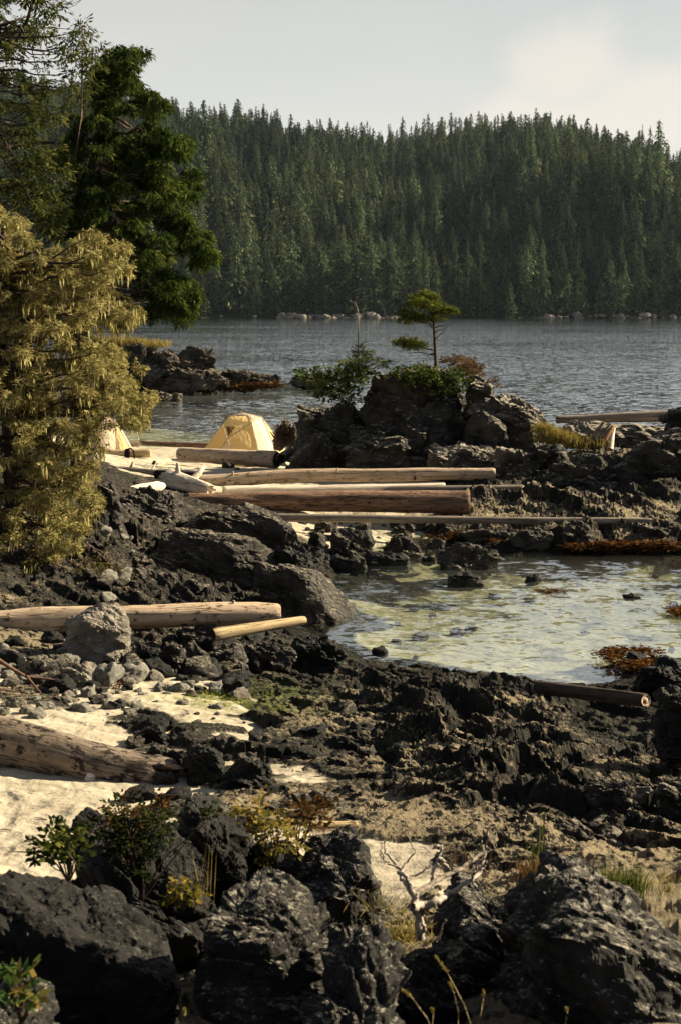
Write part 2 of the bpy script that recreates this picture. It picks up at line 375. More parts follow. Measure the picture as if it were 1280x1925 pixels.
# ------------------------------------------------------------------ shore ground
# control points: u, v, z, facet amplitude, sand level above rock base, paleness, algae
CP = [
 # white sand cove at left
 (-250,1450,1.05,.02,.3,0,0),(0,1440,1.0,.02,.3,0,0),(0,1540,1.0,.02,.3,0,0),(150,1490,.98,.02,.3,0,0),(80,1640,1.05,.02,.3,0,0),(230,1500,.98,.03,.28,0,0),
 (-200,1650,1.1,.02,.3,0,0),(260,1560,1.05,.05,.2,0,0),(330,1520,1.1,.08,.04,.3,0),(420,1530,1.15,.08,.0,.7,0),
 # pebble strip and mixed sand / rock
 (0,1210,.95,.12,-.05,.55,0),(100,1215,.85,.12,-.04,.5,0),(-200,1250,1.1,.06,.05,.3,0),(0,1300,.92,.1,.035,.4,0),(150,1270,.85,.16,.0,.5,0),(250,1290,.82,.12,.05,.4,0),(380,1290,.78,.1,.045,.3,.2),
 (380,1320,.78,.08,.02,.2,1),(440,1325,.78,.1,.0,.2,.9),(300,1330,.85,.06,.06,.3,.1),(200,1345,.9,.06,.06,.3,0),(450,1350,.8,.06,.06,.3,.1),(550,1300,.6,.2,-.03,.3,.3),
 (330,1390,.92,.25,-.05,.1,0),(420,1440,.95,.28,-.05,.1,0),(400,1380,.9,.14,.03,.2,0),(500,1400,.9,.2,-.02,.3,0),(600,1370,.8,.25,-.12,.5,0),(500,1440,1.0,.08,.11,.2,0),(580,1460,1.02,.06,.14,.1,0),(680,1470,1.02,.1,.09,.2,0),
 (620,1500,1.05,.08,.10,.2,0),(450,1490,1.05,.2,-.02,.4,0),(540,1520,1.1,.14,.0,.9,0),(640,1545,1.15,.12,.0,.8,0),(350,1470,1.0,.12,.05,.3,0),
 (760,1610,1.35,.04,.14,.2,0),(820,1640,1.4,.15,.0,.6,0),(720,1590,1.3,.06,.06,.6,0),(700,1540,1.15,.2,-.05,.95,0),
 # tidal shelf
 (560,1240,.35,.35,-.5,.1,0),(450,1220,.55,.35,-.5,.1,0),(480,1260,.55,.3,-.1,.3,0),(620,1260,.3,.3,-.3,.4,0),(700,1262,.10,.2,-.25,.3,0),(700,1300,.42,.4,-.5,.3,0),(640,1330,.6,.45,-.5,.2,0),
 (760,1275,.10,.3,-.4,.2,0),(850,1272,.40,.4,-.6,.2,0),(900,1262,.45,.45,-.6,.15,0),(960,1285,.40,.4,-.6,.2,0),(800,1330,.65,.5,-.6,.35,0),(900,1350,.72,.5,-.6,.3,0),(1000,1330,.55,.4,-.6,.45,0),
 (1050,1390,.80,.45,-.6,.6,0),(1130,1420,.82,.4,-.6,.6,0),(1200,1440,.82,.4,-.6,.7,0),(1000,1430,.95,.6,-.6,.3,0),(880,1430,.9,.55,-.6,.4,0),(760,1400,.85,.5,-.6,.3,0),(720,1440,1.0,.35,-.2,.9,0),
 (800,1500,1.1,.45,-.4,.6,0),(900,1500,1.15,.5,-.5,.4,0),(1020,1500,1.15,.6,-.5,.2,0),(1120,1510,1.1,.7,-.5,.2,0),(1230,1500,1.05,.65,-.5,.3,0),(1280,1560,1.2,.5,-.4,.4,0),
 (800,1570,1.3,.3,-.1,1.0,0),(900,1580,1.45,.45,-.2,.8,0),(1000,1580,1.5,.4,-.2,.95,0),(1100,1590,1.55,.35,-.2,1,0),(1200,1620,1.7,.25,-.1,1.1,0),(900,1640,1.75,.3,-.1,.9,0),(1050,1650,2.1,.15,-.1,1.1,0),(1250,1670,2.2,.15,-.1,1.1,0),
 # channel behind the small dark log at right
 (1160,1335,.0,.2,-.3,.0,0),(1205,1375,.02,.2,-.3,0,0),(1090,1312,.12,.25,-.4,.2,0),(1250,1430,.5,.3,-.3,.1,0),(1290,1350,.6,.3,-.5,.2,0),(1350,1400,.9,.4,-.5,.2,0),
 # lagoon bed
 (720,1225,-.18,.05,.05,.1,0),(850,1245,-.22,.05,.06,.1,0),(1000,1262,-.25,.05,.06,.1,0),(1130,1290,-.20,.05,.06,.1,0),(700,1150,-.32,.04,.1,.2,0),(850,1170,-.36,.04,.1,.2,0),(1000,1200,-.36,.04,.1,.2,0),(1150,1230,-.30,.04,.1,.2,0),
 (1170,1248,.10,.25,-.3,.1,0),(1230,1255,.25,.3,-.3,.1,0),(900,1110,-.42,.05,.05,.2,0),(1100,1110,-.45,.08,.05,.2,0),(1250,1120,-.42,.1,.03,.2,0),(1350,1150,-.4,.05,.1,.2,0),(1300,1230,-.2,.1,.05,.2,0),(740,1085,-.3,.06,.08,.2,0),(675,1150,-.3,.05,.1,0,0),(680,1205,-.15,.05,.08,0,0),(1000,1060,-.28,.06,.06,.2,0),(1200,1065,-.25,.06,.05,.2,0),
 # stones between the logs and the lagoon
 (600,985,.22,.1,.08,.3,0),(680,985,.2,.1,.06,.3,0),(760,990,.14,.12,.02,.3,0),(640,1030,.04,.1,.02,.2,0),(740,1020,.0,.12,.0,.2,0),(830,1010,.0,.12,.0,.2,0),(700,1062,-.12,.06,.06,.1,0),(820,1050,-.12,.06,.06,.1,0),
 # north-east shelf
 (880,990,.32,.3,-.4,.5,0),(900,1018,.05,.2,-.4,.1,0),(960,1010,.24,.3,-.4,.4,0),(1050,1000,.36,.35,-.4,.5,0),(1150,1005,.34,.35,-.4,.6,0),(1280,1005,.38,.35,-.4,.6,0),(1000,1036,.02,.2,-.4,0,0),(1120,1038,.0,.2,-.4,0,0),(1280,1036,.0,.2,-.4,0,0),
 (900,945,.62,.5,-.3,.6,0),(980,940,.7,.5,-.3,.7,0),(1080,950,.68,.6,-.3,.6,0),(1180,960,.62,.6,-.3,.5,0),(1280,965,.6,.25,-.3,.6,0),(950,965,.5,.3,-.3,.8,0),(1400,980,.6,.3,-.3,.5,0),
 # log beach and tent beach
 (400,985,.55,.2,-.1,.2,0),(500,960,.52,.06,.12,0,0),(700,958,.48,.06,.12,0,0),(850,960,.5,.15,.0,.4,0),(600,920,.55,.03,.2,0,0),(800,910,.6,.03,.2,0,0),
 (350,880,.68,.03,.25,0,0),(500,880,.68,.03,.25,0,0),(250,870,.7,.03,.25,0,0),(450,850,.55,.03,.25,0,0),(300,850,.5,.03,.25,0,0),(150,850,.6,.03,.25,0,0),(250,842,.15,.02,.25,0,0),(400,842,.15,.02,.25,0,0),(520,842,.15,.02,.25,0,0),
 (150,842,.2,.02,.25,0,0),
 # sea floor just off the beach
 (350,815,-.6,.02,.3,0,0),(350,780,-1.3,.02,.3,0,0),(550,800,-.8,.02,.3,0,0),
]
CW = [ # world points x, y, z, A, s, T, algae
 (0,.5,3.7,.05,-1,.6,0),(0,3,3.45,.1,-1,.6,0),(-1.2,4,3.3,.1,-1,.5,0),(1.2,4,3.4,.1,-1,.5,0),(0,5.2,2.9,.15,-1,.5,0),(-1.5,6,2.5,.15,-1,.4,0),(1.2,6,3.0,.15,-1,.7,0),(0.2,7,2.5,.15,-1,.8,0),
 (-1.5,8,1.9,.15,-1,.5,0),(-.4,8,2.0,.2,-1,.8,0),(1.8,8,2.75,.12,-1,1,0),(-3,8,1.4,.1,.1,.4,0),(-3.5,5,3.0,.1,-1,.4,0),(3.5,5,3.4,.1,-1,.6,0),(.4,9.2,1.8,.2,-.3,.9,0),(1.6,9,2.5,.12,-1,1,0),(3,9.5,2.5,.15,-1,1,0),
 (-1.6,9.6,1.4,.15,-.3,.5,0),(-.5,9.8,1.5,.15,-.2,.7,0),(-2.4,10.5,1.15,.05,.1,.2,0),
 (5,12,1.9,.3,-1,.8,0),(8,20,1.2,.4,-1,.4,0),(12,30,.2,.3,-.3,.3,0),(7,28,-.3,.1,.1,.2,0),(-7,14,1.3,.05,.2,.1,0),(-9,20,1.4,.2,-.1,.5,0),
 # mid-left rock mass and the wooded bank behind it
 (-3.6,27,.8,.35,-1,.2,0),(-2.4,28.5,.55,.35,-1,.1,0),(-1.2,29,.2,.35,-1,.1,0),(-.3,28.5,.1,.3,-1,.1,0),(.3,28.2,-.3,.05,.1,0,0),(-4.8,28,1.1,.35,-1,.3,0),(-3.6,31,.7,.4,-1,.1,0),(-2,32,.4,.35,-1,.1,0),(-.6,32.5,.1,.3,-1,.1,0),
 (0,31,-.2,.05,.1,0,0),(-5,33,1.5,.3,-1,.2,0),(-3.8,35,1.0,.3,-.6,.2,0),(-2,36,.6,.2,-.2,.1,0),(-7,30,2.0,.3,-1,.1,0),(-7.5,38,1.8,.2,-1,.1,0),(-6.2,44,1.1,.1,.0,.1,0),(-10,50,1.6,.1,-.2,.1,0),(-12,35,3.0,.2,-1,.1,0),(-16,50,3,.2,-1,.1,0),(-20,40,4,.2,-1,.1,0),
 (-14,62,.8,.2,-.2,.1,0),(-22,80,1.5,.3,-1,.1,0),
 # outcrops
 (1.5,47,.9,.3,-1,.1,0),(4,46,1.1,.3,-1,.2,0),(6,45,1.3,.3,-1,.4,0),(8,44,1.5,.3,-1,.4,0),(6.5,42,.9,.3,-1,.1,0),(9,42,1.0,.3,-1,.1,0),(0,47,.65,.1,-.2,.1,0),(12,46,1.6,.3,-1,.3,0),(14,42,1.2,.3,-1,.3,0),
 (7,48,1.2,.2,-1,.3,0),(11,50,1.1,.2,-1,.3,0),(3,52,.2,.2,-1,.1,0),(7,53,-.3,.2,-1,.1,0),(12,56,-.6,.2,-1,.1,0),(-1,54,-.2,.05,.1,0,0),(3,60,-1.6,.1,0,0,0),(0,75,-2.5,.1,.2,0,0),(12,75,-3,.1,.2,0,0),
 # islet
 (-12,106,1.2,.8,-1,.2,0),(-9,106,.5,.8,-1,.2,0),(-6,106,.1,.6,-1,.2,0),(-4,107,-.5,.3,-1,.2,0),(-9,102,-.4,.3,-1,.2,0),(-9,112,-.8,.3,-1,.2,0),(-16,108,2,.8,-1,.2,0),(-30,110,3,.5,-1,.2,0),(-2.5,110,-.2,.3,-1,.2,0),(0,110,-2.5,.3,-1,.2,0),
 (-9,90,-2.2,.2,-1,.2,0),(10,110,-4,.2,0,0,0),(-5,130,-4,.2,0,0,0),(30,60,-3,.2,0,0,0),(40,110,-4,0,0,0,0),(0,200,-7,0,0,0,0),(-60,200,-7,0,0,0,0),(60,200,-7,0,0,0,0),(0,700,-8,0,0,0,0),(0,4000,-8,0,0,0,0),
]
def _rbf():
    pts, val = [], []
    for u, v, z, *r in CP:
        if 0 < r[1] <= .15 and r[0] >= .05 and z > .3: r[0] *= 1.8; r[1] *= .3
        g = G(u, v, z); pts.append((math.atan2(g.x, g.y), math.log(math.hypot(g.x, g.y)))); val.append((z, *r))
    for x, y, *r in CW: pts.append((math.atan2(x, y), math.log(math.hypot(x, y)))); val.append(tuple(r))
    p = np.array(pts); f = np.array(val); n = len(p)
    D = np.sqrt(((p[:, None] - p[None]) ** 2).sum(-1))
    A = np.zeros((n + 1, n + 1)); A[:n, :n] = D - np.eye(n) * 1e-3; A[n, :n] = 1; A[:n, n] = 1
    w = np.linalg.solve(A, np.vstack([f, np.zeros((1, f.shape[1]))]))
    return p, w
RB_P, RB_W = _rbf()
def fields(az, ld):
    az, ld = az.ravel(), ld.ravel(); out = np.zeros((len(az), 5))
    for k in range(0, len(az), 40000):
        a, l = az[k:k + 40000], ld[k:k + 40000]
        D = np.sqrt((a[:, None] - RB_P[None, :, 0]) ** 2 + (l[:, None] - RB_P[None, :, 1]) ** 2)
        out[k:k + 40000] = D @ RB_W[:-1] + RB_W[-1]
    return out
def base_z(x, y):
    f = fields(np.array([math.atan2(x, y)]), np.array([math.log(math.hypot(x, y))]))[0]
    return f[0]

def build_ground():
    az = np.radians(np.concatenate([np.linspace(-75, -18, 24)[:-1], np.linspace(-18, -12.8, 60)[:-1], np.linspace(-12.8, 12.8, 800), np.linspace(12.8, 18, 60)[1:], np.linspace(18, 75, 24)[1:]]))
    ld = np.concatenate([np.linspace(math.log(.6), math.log(8.5), 170)[:-1], np.linspace(math.log(8.5), math.log(28), 640)[:-1], np.linspace(math.log(28), math.log(56), 250)[:-1], np.linspace(math.log(56), math.log(130), 90)[:-1], np.linspace(math.log(130), math.log(2600), 25)])
    # coarse interpolation of the control fields, then bilinear lookup
    ca = np.linspace(az[0], az[-1], 500); cl = np.linspace(ld[0], ld[-1], 620)
    cf = fields(*[q for q in np.meshgrid(ca, cl)]).reshape(len(cl), len(ca), 5)
    AZ, LD = np.meshgrid(az, ld)
    fa = (AZ - ca[0]) / (ca[1] - ca[0]); fl = (LD - cl[0]) / (cl[1] - cl[0])
    ia = np.clip(fa.astype(int), 0, len(ca) - 2); il = np.clip(fl.astype(int), 0, len(cl) - 2); ta = (fa - ia)[..., None]; tl = (fl - il)[..., None]
    F = (cf[il, ia] * (1 - ta) + cf[il, ia + 1] * ta) * (1 - tl) + (cf[il + 1, ia] * (1 - ta) + cf[il + 1, ia + 1] * ta) * tl
    F = F.reshape(-1, 5); D = np.exp(LD.ravel()); x = D * np.sin(AZ.ravel()); y = D * np.cos(AZ.ravel())
    z, A, s, T, AL = F.T; A = np.clip(A, 0, 1.2); sz0 = z + np.minimum(s, 0); z = z - np.maximum(s, 0)
    near = y < 135
    q = p3(x, y) * .9
    w1 = fbm(q, 4, 5); w2 = fbm(q + 31, 4, 9)
    fx = fbm(p3(x, y) * 6, 3, 21); fy = fbm(p3(x, y) * 6 + 7, 3, 22)
    wx = x + .35 * w1 + .05 * fx; wy = y + .35 * w2 + .05 * fy
    # bedding runs away from lower right to upper left in plan
    c_, s_ = math.cos(-.9), math.sin(-.9)
    a = (wx * c_ + wy * s_) * .42; b = -wx * s_ + wy * c_
    h = facet2(a, b, .95, 11, .6, .6) * 1.0
    h += facet2(a * 1.4, b, .42, 31, .9, .9)
    h += facet2(wx, wy, .17, 51, .9, .8) * .9
    h += facet2(wx + .02 * fy, wy + .02 * fx, .07, 71, .6, .3) * .8
    h += .05 * fx + .10 * w1
    h += .022 * fbm(p3(x, y) * 26, 3, 91)
    h = np.where(near, h, 0)
    rz = z + A * h * 1.0
    sz = sz0 + .03 * w2 + .012 * fbm(p3(x, y) * 3, 3, 44)
    Z = np.maximum(rz, sz); sand = np.clip((sz - rz) / .03 + .3, 0, 1)
    v = np.stack([x, y, Z], 1)
    me = npmesh('shore_ground', v, grid_faces(len(ld), len(az))[:, ::-1], [shore_mat()], False)
    attr(me, 'sand', sand); attr(me, 'tan', np.clip(T * .85 - .12 + .22 * w1, -.2, 1.1)); attr(me, 'algae', np.clip(AL, 0, 1))
    o = mobj('ground', me); tag(o, kind='structure')
build_ground()

def build_water():
    az = np.radians(np.linspace(-80, 80, 320)); ld = np.concatenate([np.linspace(math.log(8), math.log(140), 260)[:-1], np.linspace(math.log(140), math.log(2600), 60)])
    AZ, LD = np.meshgrid(az, ld); F = fields(AZ, LD); D = np.exp(LD.ravel())
    dep = np.clip(-F[:, 0], 0, 12)
    me = npmesh('water', np.stack([D * np.sin(AZ.ravel()), D * np.cos(AZ.ravel()), D * 0], 1), grid_faces(len(ld), len(az))[:, ::-1], [water_mat()], True)
    attr(me, 'depth', dep); tag(mobj('water', me), kind='structure')
build_water()

# ------------------------------------------------------------------ foliage tools
rng = np.random.default_rng(7)
def unit(a): return a / np.maximum(np.linalg.norm(a, axis=-1, keepdims=True), 1e-9)
def leaf_mesh(name, P0, D, L, Wd, mat, nrm=None, rnd=None, fold=0.0):
    """diamond leaves; P0 base, D direction, L length, Wd half width"""
    n = len(P0); D = unit(D)
    if nrm is None: nrm = rng.normal(size=(n, 3)) + np.array([0, 0, .6])
    Sd = unit(np.cross(D, nrm)); L = np.asarray(L).reshape(-1, 1) * np.ones((n, 1)); Wd = np.asarray(Wd).reshape(-1, 1) * np.ones((n, 1))
    m = P0 + D * L * .45
    V = np.stack([P0, m + Sd * Wd, P0 + D * L, m - Sd * Wd], 1).reshape(-1, 3)
    F = np.arange(4 * n).reshape(-1, 4)
    me = npmesh(name, V, F, [mat], False)
    attr(me, 'rnd', rng.random(n) if rnd is None else rnd, 'FACE'); return me
def tubes(name, lines, mat, seg=6, wob=0.0):
    """lines: list of (pts list, radii list)"""
    VV, FF, o = [], [], 0
    for pts, rad in lines:
        p = np.array([tuple(q) for q in pts], float); n = len(p)
        tg = unit(np.gradient(p, axis=0)); ref = np.array([.13, .21, .97]);
        a = unit(np.cross(tg, ref)); bad = np.abs(tg @ ref) > .97
        a[bad] = unit(np.cross(tg[bad], np.array([1., 0, 0]))) if bad.any() else a[bad]
        b = np.cross(tg, a); th = np.linspace(0, 2 * math.pi, seg, endpoint=False)
        r = np.asarray(rad, float).reshape(-1, 1) * (1 + wob * rng.normal(size=(n, seg)))
        V = p[:, None] + r[..., None] * (np.cos(th)[None, :, None] * a[:, None] + np.sin(th)[None, :, None] * b[:, None])
        VV.append(V.reshape(-1, 3)); FF.append(grid_faces(n, seg, True) + o); o += n * seg
    return npmesh(name, np.concatenate(VV), np.concatenate(FF), [mat], True)
def curve(p0, p1, sag=0.0, n=6, jit=0.0):
    p0, p1 = np.array(tuple(p0)), np.array(tuple(p1)); t = np.linspace(0, 1, n)[:, None]
    q = p0 + (p1 - p0) * t; q[:, 2] += sag * 4 * (t * (1 - t))[:, 0]
    if jit: q[1:-1] += rng.normal(size=(n - 2, 3)) * jit
    return q

# ------------------------------------------------------------------ far hills and forest
def hill_z(x, y):
    x = np.asarray(x, float); y = np.asarray(y, float); u = 640 + 3000 * x / np.maximum(y, 1)
    sh = 748 + 6 * vn(p3(x * .02, x * 0), 3)
    ss = lambda a, b, v: (lambda t: t * t * (3 - 2 * t))(np.clip((v - a) / (b - a), 0, 1))
    gul = vn(p3(x * .016, y * .004), 5) * 26 + vn(p3(x * .04, y * .012), 6) * 13
    f = np.interp(u, [0, 300, 420, 560, 680, 800, 900, 1000, 1100, 1200, 1280, 1500], [78, 76, 68, 54, 46, 52, 56, 58, 54, 44, 34, 24])
    r = np.interp(u, [-200, 330, 500, 650, 800, 930, 1050, 1150, 1230, 1280, 1500], [150, 136, 121, 115, 117, 121, 117, 107, 92, 82, 70])
    h = f * ss(sh, 915, y) + (r - f) * ss(960, 1260, y) - 40 * ss(1300, 1700, y)
    return np.where(y < sh, -1.0 + (y - sh) * .05, .6 + h + gul * ss(sh, 880, y) * (1 - .8 * ss(930, 1230, y)))
def build_hills():
    xs = np.linspace(-700, 700, 160); ys = np.concatenate([np.linspace(730, 960, 50)[:-1], np.linspace(960, 1900, 50)])
    X, Y = np.meshgrid(xs, ys); Z = hill_z(X.ravel(), Y.ravel())
    m, t, out = newmat('forest_floor'); b = prin(t, out, .95, .1)
    v = objvec(t); LK(t, mixc(t, noise(t, v, .1, 5), (.008, .014, .008), (.022, .03, .014)), b.inputs['Base Color'])
    me = npmesh('hills', np.stack([X.ravel(), Y.ravel(), Z], 1), grid_faces(len(ys), len(xs))[:, ::-1], [m], True)
    tag(mobj('hills', me), kind='structure')
build_hills()
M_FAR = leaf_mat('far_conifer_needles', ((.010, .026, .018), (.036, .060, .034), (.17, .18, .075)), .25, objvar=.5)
M_FARB = wood_mat('far_trunk', (.16, .13, .10), (.09, .07, .055), (.03, .02, .02), .2)
def far_tree(seed, dead=False):
    """unit-height conifer meshes: crown of drooping branch clumps, trunk"""
    r = np.random.default_rng(seed); n = 80 if dead else r.integers(190, 250)
    t = np.sort(r.random(n) ** .85) * .90 + .08; w = r.uniform(.13, .235) * (.55 if dead else 1); lob = np.interp(t, np.linspace(0, 1, 9), r.uniform(.35, 1.4, 9))
    L = w * np.clip((1 - t) * 1.25, 0, 1) ** .75 * (.35 + .9 * r.random(n)) * lob + .006
    a = r.random(n) * 6.283; k = 7; P0, D, LL, WW, RN = [], [], [], [], []
    for j in range(k):
        fr = (j + .25) / k; rr = L * fr
        base = np.stack([np.cos(a) * rr, np.sin(a) * rr, t - rr * (.25 + .5 * fr)], 1) + r.normal(size=(n, 3)) * .004
        aa = a + r.normal(size=n) * .7
        d = np.stack([np.cos(aa), np.sin(aa), -.45 - .7 * r.random(n)], 1)
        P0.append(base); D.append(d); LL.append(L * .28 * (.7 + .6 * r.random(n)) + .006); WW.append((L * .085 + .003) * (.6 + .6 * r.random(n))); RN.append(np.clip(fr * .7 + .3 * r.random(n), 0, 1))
    cat = np.concatenate
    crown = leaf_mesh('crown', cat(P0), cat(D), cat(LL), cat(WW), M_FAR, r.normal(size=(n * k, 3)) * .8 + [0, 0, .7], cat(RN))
    trunk = tubes('trunk', [([(0, 0, -.06), (r.normal() * .004, 0, .5), (0, 0, 1.0)], [.012, .007, .0015])], M_FARB, 5)
    return crown, trunk
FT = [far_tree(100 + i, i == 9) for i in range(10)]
def build_forest():
    r = np.random.default_rng(5); pts = []
    y = 752.0
    while y < 1340:
        step = 7.2 if y < 800 else (8.4 if y < 1000 else 9.0)
        half = y * .243
        xs = np.arange(-half, half, step) + r.random() * step
        xs = xs + r.normal(size=len(xs)) * step * .33; ys = y + r.normal(size=len(xs)) * step * .35
        pts += list(zip(xs, ys)); y += step
    pts = np.array(pts); sh = 748 + 6 * vn(p3(pts[:, 0] * .02, pts[:, 0] * 0), 3)
    pts = pts[pts[:, 1] > sh + 2.5]
    X, Y = pts.T; Zb = hill_z(X, Y)
    u = 640 + 3000 * X / Y
    Hh = (21 + 19 * r.random(len(X)) ** 1.6 + 4 * vn(p3(X * .03, Y * .03), 8)); Hh = np.where(Y < 765, Hh * (.55 + .5 * r.random(len(X))), Hh)
    tall = r.random(len(X)) < .05; Hh = np.where(tall, Hh * 1.16, Hh)
    Hh = np.where(Y > 1150, Hh * .85, Hh)
    # only trees whose crown could show: drop the ones behind the back ridge
    order = np.argsort(Y); inview = np.abs(X / Y) < .2135
    ind = [i for i in order if inview[i]][:300]; isind = np.zeros(len(X), bool); isind[ind] = True
    var = np.where(r.random(len(X)) < .035, 9, r.integers(0, 9, len(X)))
    protos = {}
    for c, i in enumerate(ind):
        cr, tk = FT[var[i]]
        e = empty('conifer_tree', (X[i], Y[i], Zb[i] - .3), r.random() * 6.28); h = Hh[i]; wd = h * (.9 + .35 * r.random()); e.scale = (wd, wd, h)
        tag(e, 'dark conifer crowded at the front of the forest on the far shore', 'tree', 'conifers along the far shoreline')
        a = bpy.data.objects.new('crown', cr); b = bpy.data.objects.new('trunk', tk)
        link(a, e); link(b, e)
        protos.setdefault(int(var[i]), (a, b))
    for k in range(10):
        if k not in protos: protos[k] = protos[0]
    J = np.where(~isind)[0]
    me = bpy.data.meshes.new('forest'); me.vertices.add(len(J)); me.vertices.foreach_set('co', np.stack([X[J], Y[J], Zb[J] - .3], 1).astype(np.float32).ravel())
    def va(nm, tp, arr):
        at = me.attributes.new(nm, tp, 'POINT'); at.data.foreach_set('vector' if tp == 'FLOAT_VECTOR' else 'value', np.ascontiguousarray(arr).ravel())
    wd = Hh[J] * (.9 + .35 * r.random(len(J)))
    va('scl', 'FLOAT_VECTOR', np.stack([wd, wd, Hh[J]], 1).astype(np.float32)); va('rotz', 'FLOAT', (r.random(len(J)) * 6.28).astype(np.float32)); va('vi', 'INT', var[J].astype(np.int32))
    o = mobj('forest', me); tag(o, 'dense dark conifer forest covering the hillside above the shoreline trees', 'forest', None, 'stuff')
    ng = bpy.data.node_groups.new('forest_scatter', 'GeometryNodeTree')
    ng.interface.new_socket('Geometry', in_out='INPUT', socket_type='NodeSocketGeometry'); ng.interface.new_socket('Geometry', in_out='OUTPUT', socket_type='NodeSocketGeometry')
    gi = ng.nodes.new('NodeGroupInput'); go = ng.nodes.new('NodeGroupOutput'); join = ng.nodes.new('GeometryNodeGeometryToInstance')
    for k in range(9, -1, -1):
        jg = ng.nodes.new('GeometryNodeJoinGeometry')
        for q in protos[k]:
            oi = ng.nodes.new('GeometryNodeObjectInfo'); oi.transform_space = 'ORIGINAL'; oi.inputs[0].default_value = q
            ng.links.new(oi.outputs['Geometry'], jg.inputs[0])
        g2 = ng.nodes.new('GeometryNodeGeometryToInstance'); ng.links.new(jg.outputs[0], g2.inputs[0])
        if k == 9: allj = ng.nodes.new('GeometryNodeJoinGeometry')
        ng.links.new(g2.outputs[0], allj.inputs[0])
    ip = ng.nodes.new('GeometryNodeInstanceOnPoints'); ng.links.new(gi.outputs[0], ip.inputs['Points']); ng.links.new(allj.outputs[0], ip.inputs['Instance'])
    ip.inputs['Pick Instance'].default_value = True
    def na(nm, tp):
        n = ng.nodes.new('GeometryNodeInputNamedAttribute'); n.data_type = tp; n.inputs[0].default_value = nm; return n.outputs[0]
    ng.links.new(na('vi', 'INT'), ip.inputs['Instance Index']); ng.links.new(na('scl', 'FLOAT_VECTOR'), ip.inputs['Scale'])
    cx = ng.nodes.new('ShaderNodeCombineXYZ'); ng.links.new(na('rotz', 'FLOAT'), cx.inputs[2]); ng.links.new(cx.outputs[0], ip.inputs['Rotation'])
    ng.links.new(ip.outputs[0], go.inputs[0])
    md = o.modifiers.new('scatter', 'NODES'); md.node_group = ng
build_forest()

# ------------------------------------------------------------------ rocks
ICO = {}
def ico(sub):
    if sub not in ICO:
        bm = bmesh.new(); bmesh.ops.create_icosphere(bm, subdivisions=sub, radius=1)
        v = np.array([x.co[:] for x in bm.verts]); f = np.array([[l.index for l in x.verts] for x in bm.faces]); bm.free(); ICO[sub] = (v, f)
    return ICO[sub]
def rock_mesh(seed, w, d, h, sub=5, planes=16, rough=1.0, sharp=18, lean=(0, 0), mat=None, flat=True):
    dirs, F = ico(sub); r = np.random.default_rng(seed)
    n = unit(r.normal(size=(planes, 3))); n[:6] = unit(np.array([[1, 0, .1], [-1, 0, .1], [0, 1, .1], [0, -1, .1], [0, 0, 1], [0, 0, -1]]) + r.normal(size=(6, 3)) * .22)
    dd = np.concatenate([r.uniform(.78, 1.0, 6), r.uniform(.72, 1.05, planes - 6)])
    c = np.clip(dirs @ n.T, 0, None) / dd; rad = (c ** sharp).sum(1) ** (-1 / sharp)
    p = dirs * rad[:, None]
    p[:, 0] += lean[0] * p[:, 2]; p[:, 1] += lean[1] * p[:, 2]
    def norm(q):
        mn, mx = q.min(0), q.max(0); q = (q - mn) / (mx - mn) - np.array([.5, .5, 0]); return q * np.array([w, d, h])
    p = norm(p); sz = (w * d * h) ** (1 / 3); nv = unit(dirs / np.array([w, d, h]))
    q = p + seed * 3.7; wq = q + .06 * sz * np.stack([fbm(q * 2.5 / sz, 3, s) for s in (1, 2, 3)], 1)
    ca_, sa_ = math.cos(-.9), math.sin(-.9); ang = r.uniform(.2, .6); cd, sd_ = math.cos(ang), math.sin(ang)
    bx_, by_ = wq[:, 0] * ca_ + wq[:, 1] * sa_, -wq[:, 0] * sa_ + wq[:, 1] * ca_
    wb = np.stack([bx_ * .5, by_ * cd - wq[:, 2] * sd_, (by_ * sd_ + wq[:, 2] * cd) * 1.7], 1)
    disp = facet3(wb, .40 * sz, seed, .34, .26, .05)
    disp += .06 * sz * (billow(wq * 2.1 / sz, 2, seed) - .4)
    if sub >= 4: disp += facet3(wb, .16 * sz, seed + 50, .34, .28, .07)
    if sub >= 5: disp += facet3(wb, .065 * sz, seed + 90, .40, .30, .07)
    if sub >= 6: disp += facet3(wq, .024 * sz, seed + 95, .40, .30, .05)
    disp += .012 * sz * fbm(q * 9 / sz, 3, 7)
    p = norm(p + nv * (disp * rough)[:, None])
    return npmesh('rock', p, F, [mat or M_ROCK], not flat)
def ysurf(u, v, dep=0):
    z = .5; g = G(u, v, z)
    for _ in range(12): z = .5 * z + .5 * max(base_z(g.x, g.y), -.02); g = G(u, v, z)
    return g.y + dep * .3
def rock(u0, v0, u1, v1, Y, label, dep=None, seed=1, mat=None, sub=5, name='boulder', cat='rock', sink=.12, group=None, **kw):
    if Y is None: Y = ysurf((u0 + u1) / 2, v1); Y += px(u1 - u0 + v1 - v0, Y) * .15
    b, t = P((u0 + u1) / 2, v1, Y), P((u0 + u1) / 2, v0, Y); w = abs(P(u1, v1, Y).x - P(u0, v1, Y).x); h = (t.z - b.z)
    h2 = h * (1 + sink); dep = dep or (w + h) * .5
    o = mobj(name, rock_mesh(seed, w, dep, h2, sub, mat=mat, **kw), loc=(b.x, Y, t.z - h2))
    return tag(o, label, cat, group)

